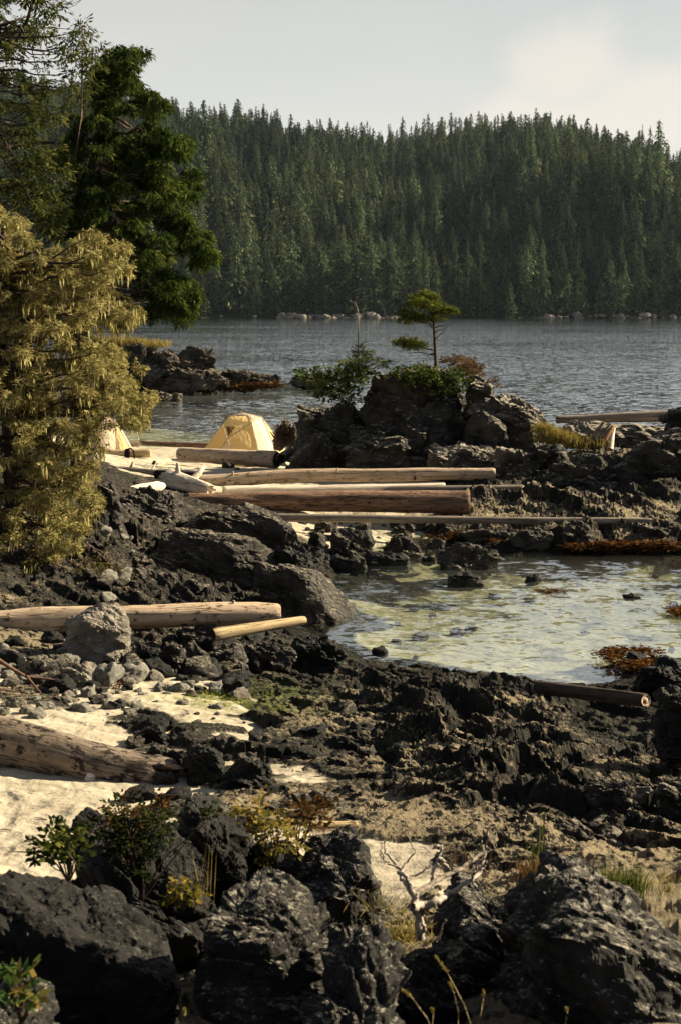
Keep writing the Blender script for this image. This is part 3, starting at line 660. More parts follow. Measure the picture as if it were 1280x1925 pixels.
# central outcrop in front of the sea
rock(668, 684, 905, 905, 48.5, 'tallest dark block of the middle outcrop, under the lone little tree', 4.5, 11, M_ROCKO, 6, 'rock_outcrop', rough=.8)
rock(552, 756, 705, 900, 48.5, 'low black shoulder on the left side of the middle outcrop, beside the yellow tent', 3.5, 12, M_ROCKO, 6, 'rock_outcrop')
rock(532, 812, 640, 905, 46.8, 'black rock foot at the lower left of the middle outcrop, nearest the charred log end', 2, 13, M_ROCKO, 5)
rock(640, 790, 840, 905, 46.5, 'black front wall of the middle outcrop, behind the stacked logs', 2.4, 14, M_ROCKO, 6, 'rock_outcrop')
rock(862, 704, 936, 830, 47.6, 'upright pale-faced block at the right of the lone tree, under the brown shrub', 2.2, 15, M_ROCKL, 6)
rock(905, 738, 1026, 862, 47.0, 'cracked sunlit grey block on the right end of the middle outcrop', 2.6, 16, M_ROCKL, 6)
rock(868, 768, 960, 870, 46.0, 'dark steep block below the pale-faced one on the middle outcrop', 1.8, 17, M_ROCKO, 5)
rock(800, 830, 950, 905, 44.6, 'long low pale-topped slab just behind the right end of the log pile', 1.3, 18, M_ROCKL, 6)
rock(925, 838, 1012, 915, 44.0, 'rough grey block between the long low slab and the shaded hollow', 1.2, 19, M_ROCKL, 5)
rock(985, 832, 1095, 900, 44.2, 'jagged dark rock below the patch of yellow grass', 1.4, 20, M_ROCKO, 5)
# right outcrop
rock(1120, 796, 1330, 975, 43.0, 'broad humped outcrop with a pale flat top at the right edge', 3.0, 21, M_ROCKO, 6, 'rock_outcrop', rough=.7)
rock(1010, 850, 1190, 960, 42.6, 'black shaded rock face left of the broad humped outcrop', 2.2, 22, M_ROCKO, 6, 'rock_outcrop')
rock(1236, 764, 1330, 815, 46.5, 'black knob of rock at the right end of the grey log above the outcrop', 1.6, 23, M_ROCKD, 5)
rock(1046, 790, 1116, 838, 46.0, 'pale weathered rock in the yellow grass under the grey log', 1.0, 24, M_ROCKP, 5)
rock(1046, 978, 1126, 1040, 36.6, 'pointed pale grey boulder in front of the long thin pole, at the lagoon edge', .9, 25, M_ROCK, 5)
rock(948, 992, 1040, 1034, 36.8, 'dark low boulder left of the pointed pale one at the lagoon edge', .8, 26, M_ROCK, 5)
rock(1180, 985, 1290, 1030, 37.0, 'rough low rock above the orange weed band at the right edge', .8, 27, M_ROCK, 5)
rock(860, 990, 960, 1022, 37.6, 'rough brown-grey rock at the left end of the lagoon shelf', .9, 28, M_ROCK, 5)
rock(1020, 792, 1300, 850, 49.0, 'low pale ledge carrying the big grey log at the right', 1.6, 29, M_ROCKL, 5)
# islet
for i, (a, lab) in enumerate([((200, 640, 300, 745, 104), 'grass-topped left shoulder of the distant islet, beside the golden mossy tree'),
    ((250, 655, 350, 742, 103), 'dark blocky middle of the distant islet'), ((322, 650, 412, 712, 104), 'rounded grey summit block of the distant islet'),
    ((300, 690, 440, 738, 102), 'low black apron of rock in front of the islet summit'), ((395, 694, 480, 734, 103), 'dark sloping rock right of the islet summit'),
    ((448, 698, 530, 732, 103), 'jagged low tip at the right end of the distant islet'), ((545, 698, 625, 730, 108), 'separate dark skerry in the water just right of the islet tip'),
    ((290, 735, 325, 757, 94), 'larger of two small rocks in the water in front of the islet'), ((315, 738, 345, 754, 95), 'smaller of two small rocks in the water in front of the islet')]):
    u0, v0, u1, v1, Y = a; rock(u0, v0, u1, v1, Y, lab, None if i < 7 else 1, 40 + i, M_ROCKI, 6 if i < 6 else 4, 'islet_rock', rough=1.2)
# mid-left mass
rock(200, 912, 362, 1050, 34.2, 'dark cracked rock just below the white bleached driftwood', 2.2, 61, M_ROCK, 6, lean=(.2, 0))
rock(330, 942, 640, 1120, 32.8, 'great black slanting rock ridge left of the lagoon', 2.2, 62, M_ROCK, 7, 'rock_outcrop', lean=(-.35, 0), rough=.5, sharp=24, planes=13)
rock(230, 996, 535, 1150, 30.6, 'black rock slab with a rounded ridge, in front of the slanting ridge', 1.8, 63, M_ROCK, 7, 'rock_outcrop', lean=(-.1, 0), rough=.5, sharp=24, planes=13)
rock(478, 1050, 692, 1222, 28.6, 'dark grey rock wedge sloping down into the lagoon', 2.0, 64, M_ROCK, 7, 'rock_outcrop', lean=(-.45, 0), rough=.5, sharp=24, planes=13)
rock(505, 1016, 612, 1100, 30.8, 'black overhanging block above the rock wedge at the lagoon', 1.2, 65, M_ROCKD, 6)
rock(228, 1066, 362, 1160, 28.4, 'rounded grey-edged boulder above the long tan log', 1.1, 66, M_ROCK, 6)
rock(150, 1010, 262, 1120, 30.0, 'rubbly rock under the right edge of the golden mossy tree', 1.2, 67, M_ROCK, 6, rough=1.6)
rock(170, 905, 245, 1015, 32.0, 'grey rock tucked against the mossy branches, left of the white driftwood', 1.0, 68, M_ROCK, 5)
rock(340, 1085, 420, 1150, 28.0, 'small pale-cornered rock in the hollow above the long tan log', .8, 69, M_ROCK, 5)
rock(-60, 1060, 60, 1165, 28.6, 'grey slab behind the mossy tree trunk at the left edge', 1.2, 70, M_ROCKP, 5)
rock(80, 1090, 170, 1150, 28.0, 'leaning grey slab in the shade under the mossy tree', .8, 71, M_ROCK, 5)
rock(116, 1138, 250, 1248, None, 'big pale boulder standing in front of the long tan log', .95, 74, M_ROCKP, 6, rough=.45, sharp=10, planes=12)
for i, (a, lab) in enumerate([((292, 1204, 352, 1268, 22.8), 'angular dark rock with a pale upright face, right of the big pale boulder'), ((345, 1206, 400, 1262, 22.9), 'dark blocky rock second to the right of the big pale boulder'),
    ((390, 1210, 470, 1262, 23.0), 'dark rock below the broken end of the yellow log'), ((250, 1205, 305, 1262, 22.9), 'black rock in the shade immediately right of the big pale boulder'),
    ((330, 1172, 412, 1216, 24.4), 'smooth dark rock between the long tan log and the yellow log'), ((452, 1205, 560, 1262, 24.0), 'rough dark rock below the middle of the yellow log'),
    ((530, 1196, 668, 1262, 25.0), 'black rock at the foot of the wedge where it meets the tidal shelf'), ((104, 1245, 190, 1288, 21.6), 'mottled grey rock on the pebbles below the big pale boulder'),
    ((30, 1235, 110, 1272, 22.2), 'grey rock among pebbles near the left edge'), ((246, 1362, 326, 1400, 17.6), 'low black rock just beyond the broken end of the huge log'),
    ((276, 1398, 352, 1462, 16.6), 'black jagged rock touching the broken end of the huge log'), ((340, 1396, 432, 1470, 16.4), 'black jagged rock in the sand right of the huge log'),
    ((412, 1425, 520, 1482, 15.9), 'flat black rock half buried in the sand tongue'), ((1100, 1462, 1192, 1545, 14.6), 'dark angular block on the tidal shelf at right'),
    ((1186, 1476, 1230, 1532, 14.4), 'pale triangular stone leaning beside the angular block'), ((1228, 1470, 1310, 1545, 14.3), 'black angular block at the right edge of the shelf'),
    ((1040, 1545, 1130, 1592, 13.4), 'blocky grey rock below the angular block on the shelf'), ((930, 1560, 1010, 1600, 13.0), 'low dark rock on the tan part of the shelf'),
    ((1225, 1290, 1330, 1440, 20.6), 'steep dark rock at the right edge beside the small dark log'), ((1180, 1236, 1320, 1312, 23.6), 'black rock with orange weed at the right edge of the lagoon')]):
    u0, v0, u1, v1, Y = a; rock(u0, v0, u1, v1, None, lab, None, 80 + i, [M_ROCK, M_ROCK, M_ROCK, M_ROCKD, M_ROCK, M_ROCK, M_ROCKD, M_ROCKP, M_ROCKP, M_ROCKD, M_ROCKD, M_ROCKD, M_ROCKD, M_ROCK, M_ROCKP, M_ROCK, M_ROCK, M_ROCK, M_ROCKD, M_ROCKD][i], 6 if i in (6, 13, 18, 19) else 5, rough=1.2, sink=.3)
# lagoon stones
for i, (a, lab) in enumerate([((608, 992, 708, 1056, 35.0), 'large dark pyramid rock in the shallows left of the lagoon'), ((714, 1004, 796, 1046, 36.0), 'dark tent-shaped rock in the shallows, second from the left'),
    ((818, 1018, 942, 1072, 34.6), 'largest tan boulder standing in the lagoon'), ((686, 1036, 772, 1064, 34.6), 'low flat rock leaning against the large pyramid rock'),
    ((838, 1077, 912, 1104, 32.8), 'black flat-topped rock in the water in front of the tan boulder'), ((984, 1078, 1020, 1096, 32.8), 'small dark stone awash in the lagoon, right of the flat-topped rock'),
    ((1168, 1114, 1204, 1126, 31.6), 'tiny black stone breaking the lagoon surface at right'), ((578, 1000, 614, 1030, 35.4), 'rounded dark stone at the foot of the slanting ridge'),
    ((628, 1045, 690, 1070, 33.8), 'low wet rock in front of the large pyramid rock'), ((660, 980, 700, 1004, 37.0), 'dark stone directly under the long thin pole'),
    ((740, 982, 780, 1002, 37.0), 'small stone under the middle of the long thin pole'), ((800, 1012, 838, 1030, 35.8), 'weed-fringed stone beside the largest tan boulder'),
    ((590, 978, 630, 1000, 37.2), 'flat grey stone on the sand under the left part of the pole'), ((790, 1044, 824, 1058, 34.2), 'pebble-sized wet rock left of the tan boulder')]):
    u0, v0, u1, v1, Y = a; rock(u0, v0, u1, v1, None, lab, None, 120 + i, M_ROCKD if i in (4, 5, 6, 8, 3, 13) else M_ROCK, 6 if i < 3 else 4, sink=.4, planes=14, rough=.9)
# foreground knoll
rock(-170, 1632, 380, 2100, 5.9, 'huge black foreground rock filling the bottom left corner', 1.2, 161, M_ROCKFD, 7, 'rock_outcrop', rough=.6, planes=11, sharp=26)
rock(120, 1560, 420, 1800, 7.6, 'black foreground rock under the dark leafy shrub', 1.0, 162, M_ROCKFD, 7, 'rock_outcrop', rough=.7)
rock(300, 1508, 500, 1800, 8.4, 'squared dark foreground rock with a pale upper corner, left of the yellow bush', 1.0, 163, M_ROCKFD, 7, rough=.7)
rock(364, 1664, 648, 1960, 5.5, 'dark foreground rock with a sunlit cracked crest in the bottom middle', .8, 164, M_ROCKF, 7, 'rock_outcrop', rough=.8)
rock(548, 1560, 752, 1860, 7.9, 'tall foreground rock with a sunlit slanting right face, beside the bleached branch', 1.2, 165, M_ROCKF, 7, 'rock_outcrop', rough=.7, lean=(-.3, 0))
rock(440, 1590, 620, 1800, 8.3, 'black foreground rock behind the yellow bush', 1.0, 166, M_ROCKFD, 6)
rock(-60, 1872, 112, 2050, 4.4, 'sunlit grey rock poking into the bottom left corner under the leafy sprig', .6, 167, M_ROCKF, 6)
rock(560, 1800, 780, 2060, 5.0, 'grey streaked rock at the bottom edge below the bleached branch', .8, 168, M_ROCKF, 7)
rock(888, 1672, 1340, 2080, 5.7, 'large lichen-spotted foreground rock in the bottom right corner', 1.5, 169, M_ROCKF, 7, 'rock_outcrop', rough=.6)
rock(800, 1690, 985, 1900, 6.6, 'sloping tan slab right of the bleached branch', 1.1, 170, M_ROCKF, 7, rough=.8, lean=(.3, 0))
rock(960, 1655, 1150, 1800, 7.0, 'flat foreground slab topped with grass tufts', 1.2, 171, M_ROCKF, 6)
rock(590, 1800, 900, 2100, 5.9, 'dark rock in the shaded gap under the seed heads', .8, 172, M_ROCKFD, 6)

# small stones: groups of look-alikes, one object each
def scatter(n, ulo, uhi, vlo, vhi, slo, shi, name, label, cat, group, mats, seed, flatness=.6, sub=3, rough=.5):
    r = np.random.default_rng(seed); base = [rock_mesh(seed * 10 + k, 1, .8, flatness, sub, 12, rough, 8, mat=mats[k % len(mats)], flat=sub < 4) for k in range(5)]
    for i in range(n):
        u, v = r.uniform(ulo, uhi), r.uniform(vlo, vhi); zz = .6; g = G(u, v, zz)
        for _ in range(8): zz = .5 * zz + .5 * base_z(g.x, g.y); g = G(u, v, zz)
        s = slo + (shi - slo) * r.random() ** 2.2
        o = mobj(name, base[i % 5], loc=(g.x, g.y, g.z - s * flatness * .25), rot=(r.normal() * .2, r.normal() * .2, r.random() * 6.28)); o.scale = (s, s, s)
        tag(o, label, cat, group)
scatter(200, -20, 470, 1232, 1350, .04, .30, 'pebble', 'rounded grey beach stone on the pebble strip behind the huge log', 'stone', 'rounded beach stones behind the huge log', [M_PEB, M_ROCKP, M_ROCK], 3, rough=.9)
scatter(80, -20, 500, 1200, 1305, .10, .6, 'rock', 'broken dark stone scattered around the big pale boulder', 'rock', 'broken stones around the big pale boulder', [M_ROCK, M_ROCKD, M_PEB], 4, sub=4, rough=1)
scatter(130, 250, 760, 1350, 1560, .05, .40, 'rock', 'dark angular stone half buried in the sand tongue', 'rock', 'dark stones in the sand tongue', [M_ROCK, M_ROCKD], 5, sub=4, rough=1)
scatter(90, 560, 900, 975, 1075, .12, .55, 'stone', 'small dark stone in the wet shallows beneath the long pole', 'stone', 'stones in the shallows', [M_ROCK, M_ROCKD], 6, sub=3, rough=.9)
scatter(40, 1060, 1280, 1530, 1620, .05, .25, 'rock', 'pale broken shard lying on the right side of the tan shelf', 'rock', 'pale shards on the right of the shelf', [M_ROCKP, M_ROCK], 7, sub=3, rough=1)
scatter(30, 120, 300, 1000, 1130, .15, .5, 'rock', 'rubble stone on the slope under the mossy tree', 'rock', 'rubble under the mossy tree', [M_ROCK, M_PEB], 8, sub=4, rough=1)
scatter(26, 700, 1270, 1075, 1260, .08, .35, 'stone', 'small drowned stone under the water of the lagoon', 'stone', 'drowned stones in the lagoon', [M_ROCK, M_ROCKD], 16, sub=3, rough=.9)
scatter(12, 430, 560, 862, 885, .2, .5, 'stone', 'dark stone on the sand between the charred log and the stacked logs', 'stone', 'stones by the charred log', [M_ROCKD, M_ROCKP], 9, sub=4)
def chips():
    r = np.random.default_rng(77); ms = [tubes('chip', [([(-.5, 0, 0), (0, .03 * k, .04), (.5, 0, .01)], [.05, .06, .02])], m_, 5, .2) for k, m_ in enumerate((M_WDRK, M_WBRN, M_WGRY, M_WDRK))]
    for i in range(70):
        u, v = (r.uniform(0, 330), r.uniform(1400, 1640)) if i % 3 else (r.uniform(430, 720), r.uniform(1400, 1520)); g = surf(u, v, 1.0); s_ = r.uniform(.04, .22)
        o = mobj('wood_chip', ms[i % 4], loc=(g.x, g.y, g.z + .012), rot=(0, 0, r.random() * 6.28)); o.scale = (s_, s_ * .8, s_ * .6)
        tag(o, 'small dark wood chip or weed scrap lying on the white sand', 'wood chip', 'scraps on the white sand')
# pale shoreline boulders on the far shore
def far_shore():
    r = np.random.default_rng(12); base = [rock_mesh(300 + k, 1, .8, .55, 3, 14, .8, 9, mat=M_SHORE) for k in range(4)]
    for i in range(190):
        u = r.choice([r.uniform(525, 760), r.uniform(525, 640), r.uniform(1020, 1290), r.uniform(60, 1290)], p=[.45, .25, .2, .1]); Y = 741 + r.random() * 7
        s = r.uniform(.8, 2.6) if r.random() < .95 else 4.5
        o = mobj('shore_boulder', base[i % 4], loc=((u - 640) / 3000 * Y, Y, -.5 + (Y - 742) * .2), rot=(0, 0, r.random() * 6)); o.scale = (s * 1.3, s, s)
        tag(o, 'pale boulder at the waterline below the far forest', 'rock', 'pale boulders along the far waterline')
far_shore()

# ------------------------------------------------------------------ driftwood
def log(p0, p1, r0, r1, label, mat, seed=1, ends=(M_WEND, M_WEND), name='driftwood_log', bend=0.0, stubs=(), rough=.05, jag=(0, 0), cat='log', taper=None, group=None):
    p0, p1 = Vector(p0), Vector(p1); ax = p1 - p0; Ln = ax.length; q = ax.to_track_quat('X', 'Z')
    n = int(min(160, max(30, Ln * 22))); seg = 30; r = np.random.default_rng(seed)
    t = np.linspace(0, 1, n); th = np.linspace(0, 2 * math.pi, seg, endpoint=False); T, TH = np.meshgrid(t, th, indexing='ij')
    rad = r0 + (r1 - r0) * T
    if taper: rad = np.interp(T, *taper) * r0
    X = T * Ln; cp = np.stack([X.ravel() * .8, np.cos(TH).ravel() * 1.2, np.sin(TH).ravel() * 1.2], 1) + seed * 5.3
    rad = rad * (1 + rough * fbm(cp, 4, seed).reshape(rad.shape) + rough * .5 * vn(np.stack([X.ravel() * .5, np.cos(TH).ravel() * 5, np.sin(TH).ravel() * 5], 1), seed + 3).reshape(rad.shape))
    rd = np.minimum(np.minimum(T * Ln, (1 - T) * Ln) / (r0 * .25), 1); rad *= .86 + .14 * np.sqrt(rd)
    oy = bend * np.sin(T * math.pi) + .3 * r0 * vn(np.stack([X.ravel() * .35 + seed, X.ravel() * 0, X.ravel() * 0], 1), 2).reshape(rad.shape)
    oz = .3 * r0 * vn(np.stack([X.ravel() * .35 + seed + 9, X.ravel() * 0, X.ravel() * 0], 1), 4).reshape(rad.shape)
    jx = np.zeros_like(X)
    for e, (j, w) in enumerate(zip(jag, (np.clip(1 - T * Ln / (3 * r0), 0, 1), np.clip(1 - (1 - T) * Ln / (3 * r0), 0, 1)))):
        if j:
            prof = vn(np.stack([np.cos(th) * 3, np.sin(th) * 3, th * 0 + seed], 1), 5 + e)[None, :] * j + vn(np.stack([np.cos(th) * 9, np.sin(th) * 9, th * 0], 1), 6)[None, :] * j * .6
            jx += w * prof * (-1 if e == 0 else 1)
    V = np.stack([X + jx, oy + rad * np.cos(TH), oz + rad * np.sin(TH)], -1)
    me = npmesh('log', V.reshape(-1, 3), grid_faces(n, seg, True)[:, ::-1], [mat], True)
    o = mobj(name, me, loc=p0); o.rotation_mode = 'QUATERNION'; o.rotation_quaternion = q; tag(o, label, cat, group)
    for e in (0, 1):
        ring = V[0 if e == 0 else -1]; c = ring.mean(0); sgn = -1 if e == 0 else 1; rings = [ring, c + (ring - c) * .55, c + (ring - c) * .15]
        if jag[e]: rings[1][:, 0] -= sgn * abs(jag[e]) * .8; rings[2][:, 0] -= sgn * abs(jag[e]) * 1.2
        else: rings[1][:, 0] -= sgn * .01 ; rings[2][:, 0] += sgn * .004
        VV = np.concatenate(rings + [rings[2].mean(0)[None]]); f = grid_faces(3, seg, True)
        me2 = bpy.data.meshes.new('end'); tri = [(2 * seg + k, 2 * seg + (k + 1) % seg, 3 * seg) for k in range(seg)]
        me2.from_pydata(VV.tolist(), [], [tuple(x) if e else tuple(x)[::-1] for x in f.tolist()] + [x if e else x[::-1] for x in tri]); me2.materials.append(ends[e])
        mobj('broken_end' if jag[e] else 'cut_end', me2, o)
    for (tt, ang, ln, rr, mt) in stubs:
        c = Vector((tt * Ln, math.cos(ang) * r0 * .8, math.sin(ang) * r0 * .8)); d = Vector((.15, math.cos(ang), math.sin(ang)))
        mobj('branch_stub', tubes('stub', [([c, c + d * ln * .5, c + d * ln, c + d * ln * 1.01], [rr, rr * .8, rr * .45, .001])], mt, 9, .08), o)
    return o
# the huge log on the white sand
log(P(-330, 1300, 16.7), P(322, 1462, 15.15), .315, .25, 'huge weathered brown log lying on the white sand at left', M_WBIG, 3, (M_WEND, M_WBIG), rough=.12, jag=(0, .2),
    stubs=((.64, -2.35, .40, .035, M_WGRY), (.825, -2.75, .13, .07, M_WPALE)))
# long tan log with the yellow one
log(P(-120, 1176, 22.9), P(528, 1150, 23.5), px(23, 24.5), px(18, 24.5), 'long tan log lying behind the big pale boulder', M_WTAN, 5, rough=.12, bend=-.12, taper=([0, .3, .6, .93, 1], [.92, 1.04, .95, .86, .7]), stubs=((.72, -2.6, .06, .05, M_WDRK), (.86, 1.9, .07, .035, M_WTAN)))
log(P(402, 1196, 22.2), P(574, 1166, 23.0), px(12.5, 22.3), px(8, 23), 'short yellow log with a dark cut end below the long tan log', M_WYEL, 6, (M_WBLK, M_WYEL), rough=.05)  # black left end: shade away from the sun painted as colour
# log pile
log(P(372, 904, 43.4), P(930, 888, 43.2), px(13.5, 43.5), px(11.5, 43), 'straight pale log on the top of the log pile', M_WTAN, 8, (M_WDRK, M_WTAN), rough=.08, bend=.14, stubs=((.12, 1.7, .08, .04, M_WTAN), (.47, 1.9, .10, .035, M_WTAN), (.73, -2.7, .05, .05, M_WDRK)))
log(P(420, 928, 41.6), P(835, 912, 42.6), px(11, 42), px(7.5, 42.6), 'slim whitened log sandwiched between the top log and the thick brown one', M_WPALE, 9, rough=.06)
log(P(700, 923, 42.4), P(984, 918, 41.6), px(10, 43.4), px(9.5, 43), 'grey log whose round cut end sticks out at the right of the log pile', M_WGRY, 10, (M_WEND, M_WEND), rough=.03)
log(P(352, 938, 39.9), P(882, 940, 39.7), px(16, 39.6), px(22.5, 39.6), 'thickest log of the pile, reddish brown with bark in the shade', M_WBRN, 11, (M_WEND, M_WEND), rough=.09)
log(P(520, 971, 38.0), P(1224, 980, 37.4), px(8, 38), px(6.2, 37.5), 'long thin straight pole stretching from the pile across the shelf', M_WGRY, 12, (M_WEND, M_WEND), rough=.03)
log(P(668, 913, 44.0), P(835, 908, 43.8), px(4, 44), px(3, 44), 'narrow pale pole tip lying between the stacked logs', M_WPALE, 13, rough=.05)
# driftwood to the left of the pile
log(P(316, 902, 41.2), P(400, 922, 40.4), px(20, 41), px(12, 41), 'bleached white stump root lying at the left end of the log pile', M_WPALE, 15, (M_WBLK, M_WPALE), rough=.16, jag=(.2, .1), name='driftwood_stump', cat='driftwood', stubs=((.5, .8, .45, .09, M_WPALE), (.25, 1.9, .35, .08, M_WPALE)))
log(P(242, 922, 39.4), P(310, 912, 40.2), px(11, 40), px(9, 40), 'white bleached log stub at the far left below the root', M_WPALE, 16, (M_WDRK, M_WPALE), rough=.14, taper=([0, .3, .8, 1], [.9, 1.1, 1, .4]))
log(P(190, 886, 44.8), P(300, 890, 43.6), px(9, 44), px(9, 44), 'knotty grey-brown log lying behind the white driftwood', M_WGRY, 17, rough=.08, stubs=((.5, 1.2, .2, .04, M_WDRK), (.85, .9, .4, .03, M_WPALE)))
log(P(292, 889, 43.0), P(372, 893, 42.4), px(9, 43), px(8, 43), 'black charred log behind the bleached stump root', M_WBLK, 18, (M_WBLK, M_WBLK), rough=.12)
# tent beach
log(P(340, 855, 50.6), P(522, 868, 48.6), px(12.5, 50), px(17, 49), 'speckled log with a black charred end in front of the yellow tent', M_WTAN, 20, (M_WTAN, M_WBLK), rough=.06)
log(P(190, 857, 51.5), P(284, 854, 51.5), px(9, 51), px(8, 51), 'pale yellow log in front of the half-hidden left tent', M_WYEL, 21, rough=.04)
log(P(292, 874, 48.0), P(318, 868, 49.3), px(7, 48), px(6.5, 49), 'short log chunk alone on the sand between the two tents', M_WTAN, 22, (M_WBLK, M_WTAN), rough=.1, name='log_chunk')
log(P(262, 832, 60.5), P(400, 838, 60.0), px(4.5, 60), px(5.5, 60), 'brown beam lying along the water edge behind the sand', M_WBRN, 23, rough=.04)
log(P(528, 862, 47.4), P(545, 848, 48.2), px(10, 47), px(9, 48), 'frayed grey stump beside the charred log end', M_WGRY, 24, (M_WBLK, M_WGRY), rough=.2, jag=(.1, .12), name='driftwood_stump', cat='driftwood')
log(P(200, 838, 55), P(262, 836, 55), px(5, 55), px(5, 55), 'heap of grey driftwood beside the left tent at the water edge', M_WGRY, 25, rough=.3, jag=(.1, .1), name='driftwood_piece', cat='driftwood')
# right
log(P(1044, 788, 50.0), P(1275, 783, 50.0), px(7, 50), px(11.5, 50), 'big grey log lying along the top of the right outcrop', M_WGRY, 27, (M_WGRY, M_WGRY), rough=.06)
log(P(1012, 1294, 21.4), P(1216, 1319, 19.6), px(13, 21.4), px(13.5, 20), 'short dark wet log wedged in the channel at right', M_WDRK, 28, (M_WDRK, M_WTAN), rough=.07)
log(P(588, 1552, 9.9), P(672, 1551, 10.0), px(7, 10), px(6.5, 10), 'small pale stick end resting on the tall foreground rock', M_WYEL, 29, rough=.06)

# split stump standing in the yellow grass
def split_stump():
    e = empty('split_stump', P(1134, 836, 45.5)); tag(e, 'split upright stump with grey and orange wood in the grass below the grey log', 'stump')
    h = px(42, 45.5)
    for k, (dx, w, m, ln) in enumerate(((-.18, .12, M_WGRY, .25), (-.02, .10, M_WGRY, .3), (.12, .10, wood_mat('orange_split_wood', (.42, .22, .10), (.26, .13, .07)), .22), (.24, .07, M_WPALE, .1))):
        mobj('wood_splinter', tubes('s', [([(dx - ln, -.1 * k, -.1), (dx, 0, h * .5), (dx + ln * .7, .05, h * (1 - .08 * k))], [w * 1.3, w, w * .4])], m, 7, .15), e)
split_stump()
# root plate behind the tent
def root_plate():
    e = empty('uprooted_stump', P(537, 850, 50.5)); tag(e, 'dark upturned root stump with pale spiky tips right of the yellow tent', 'stump')
    mobj('root_ball', rock_mesh(401, .85, .6, 1.05, 5, 14, 2.2, 10, mat=M_WDRK), e)
    r = np.random.default_rng(3); L = []
    for k in range(34):
        a = r.uniform(-.3, 3.4); b = np.array([math.cos(a) * .32, r.uniform(-.3, .1), .45 + math.sin(a) * .42])
        d = np.array([math.cos(a) * .5 + r.normal() * .3, r.normal() * .3 - .2, .7 + .3 * r.random()]); ln = r.uniform(.1, .34)
        L.append((curve(b, b + d * ln, .02, 4, .02), [.035, .028, .018, .003]))
    mobj('root', tubes('r', L, M_WGRY, 5, .1), e)
root_plate()

# ------------------------------------------------------------------ tents
def fabric(name, col, tr=.35):
    m, t, out = newmat(name); v = objvec(t); n = noise(t, v, 5, 3)
    c = mixc(t, n, tuple(x * .9 for x in col), col)
    d = N(t, 'ShaderNodeBsdfDiffuse'); tl = N(t, 'ShaderNodeBsdfTranslucent'); LK(t, c, d.inputs[0]); LK(t, c, tl.inputs[0])
    w = noise(t, objvec(t, (3, 3, 1)), 3.5, 3); nb = bump(t, w, .06, .8); LK(t, nb, d.inputs['Normal'])
    mx = N(t, 'ShaderNodeMixShader'); mx.inputs[0].default_value = tr; LK(t, d.outputs[0], mx.inputs[1]); LK(t, tl.outputs[0], mx.inputs[2]); LK(t, mx.outputs[0], out.inputs[0]); return m
F_YEL = fabric('yellow_nylon', (.78, .62, .31)); F_ORG = fabric('deep_yellow_nylon', (.76, .56, .25)); F_CRM = fabric('cream_nylon', (.85, .75, .58)); F_PNK = fabric('pinkish_cream_nylon', (.66, .54, .44)); F_DRK = fabric('dark_mesh', (.20, .13, .06), .2); F_MAU = fabric('mauve_nylon', (.50, .42, .36), .2)
def patch(name, pts, mat, parent, puff=.05, n=10):
    """curved fabric panel between three or four corners"""
    p = [np.array(q, float) for q in pts]
    if len(p) == 3: p = [p[0], p[1], p[2], p[2]]
    cen = np.array([.0, .1, .3]); V = []
    nr = np.cross(p[1] - p[0], p[2] - p[0]); nr /= np.linalg.norm(nr)
    if nr @ ((p[0] + p[1] + p[2]) / 3 - cen) < 0: nr = -nr
    for i in range(n + 1):
        for j in range(n + 1):
            s, t = i / n, j / n; q = (p[0] * (1 - s) + p[1] * s) * (1 - t) + (p[3] * (1 - s) + p[2] * s) * t
            V.append(q + nr * puff * (16 * s * (1 - s) * t * (1 - t)) )
    me = npmesh(name, np.array(V), grid_faces(n + 1, n + 1), [mat], True); return mobj(name, me, parent)
TP = dict(A=(-1.26, -.25, -.02), B=(-.44, -.10, 1.25), Bl=(-.60, -.35, .98), T1=(-.08, .05, 1.38), T2=(.10, -.12, 1.29), U=(.23, -.50, 1.07), K=(-.45, -.85, .54), E1=(-.77, -.95, -.02), E2=(-.22, -1.02, -.02), D=(.46, -1.0, -.02),
          R1=(.49, .02, 1.24), Fq=(.95, -.45, -.02), Cq=(1.25, .12, -.02), G1=(-.6, 1.0, -.02), G2=(.65, 1.0, -.02))
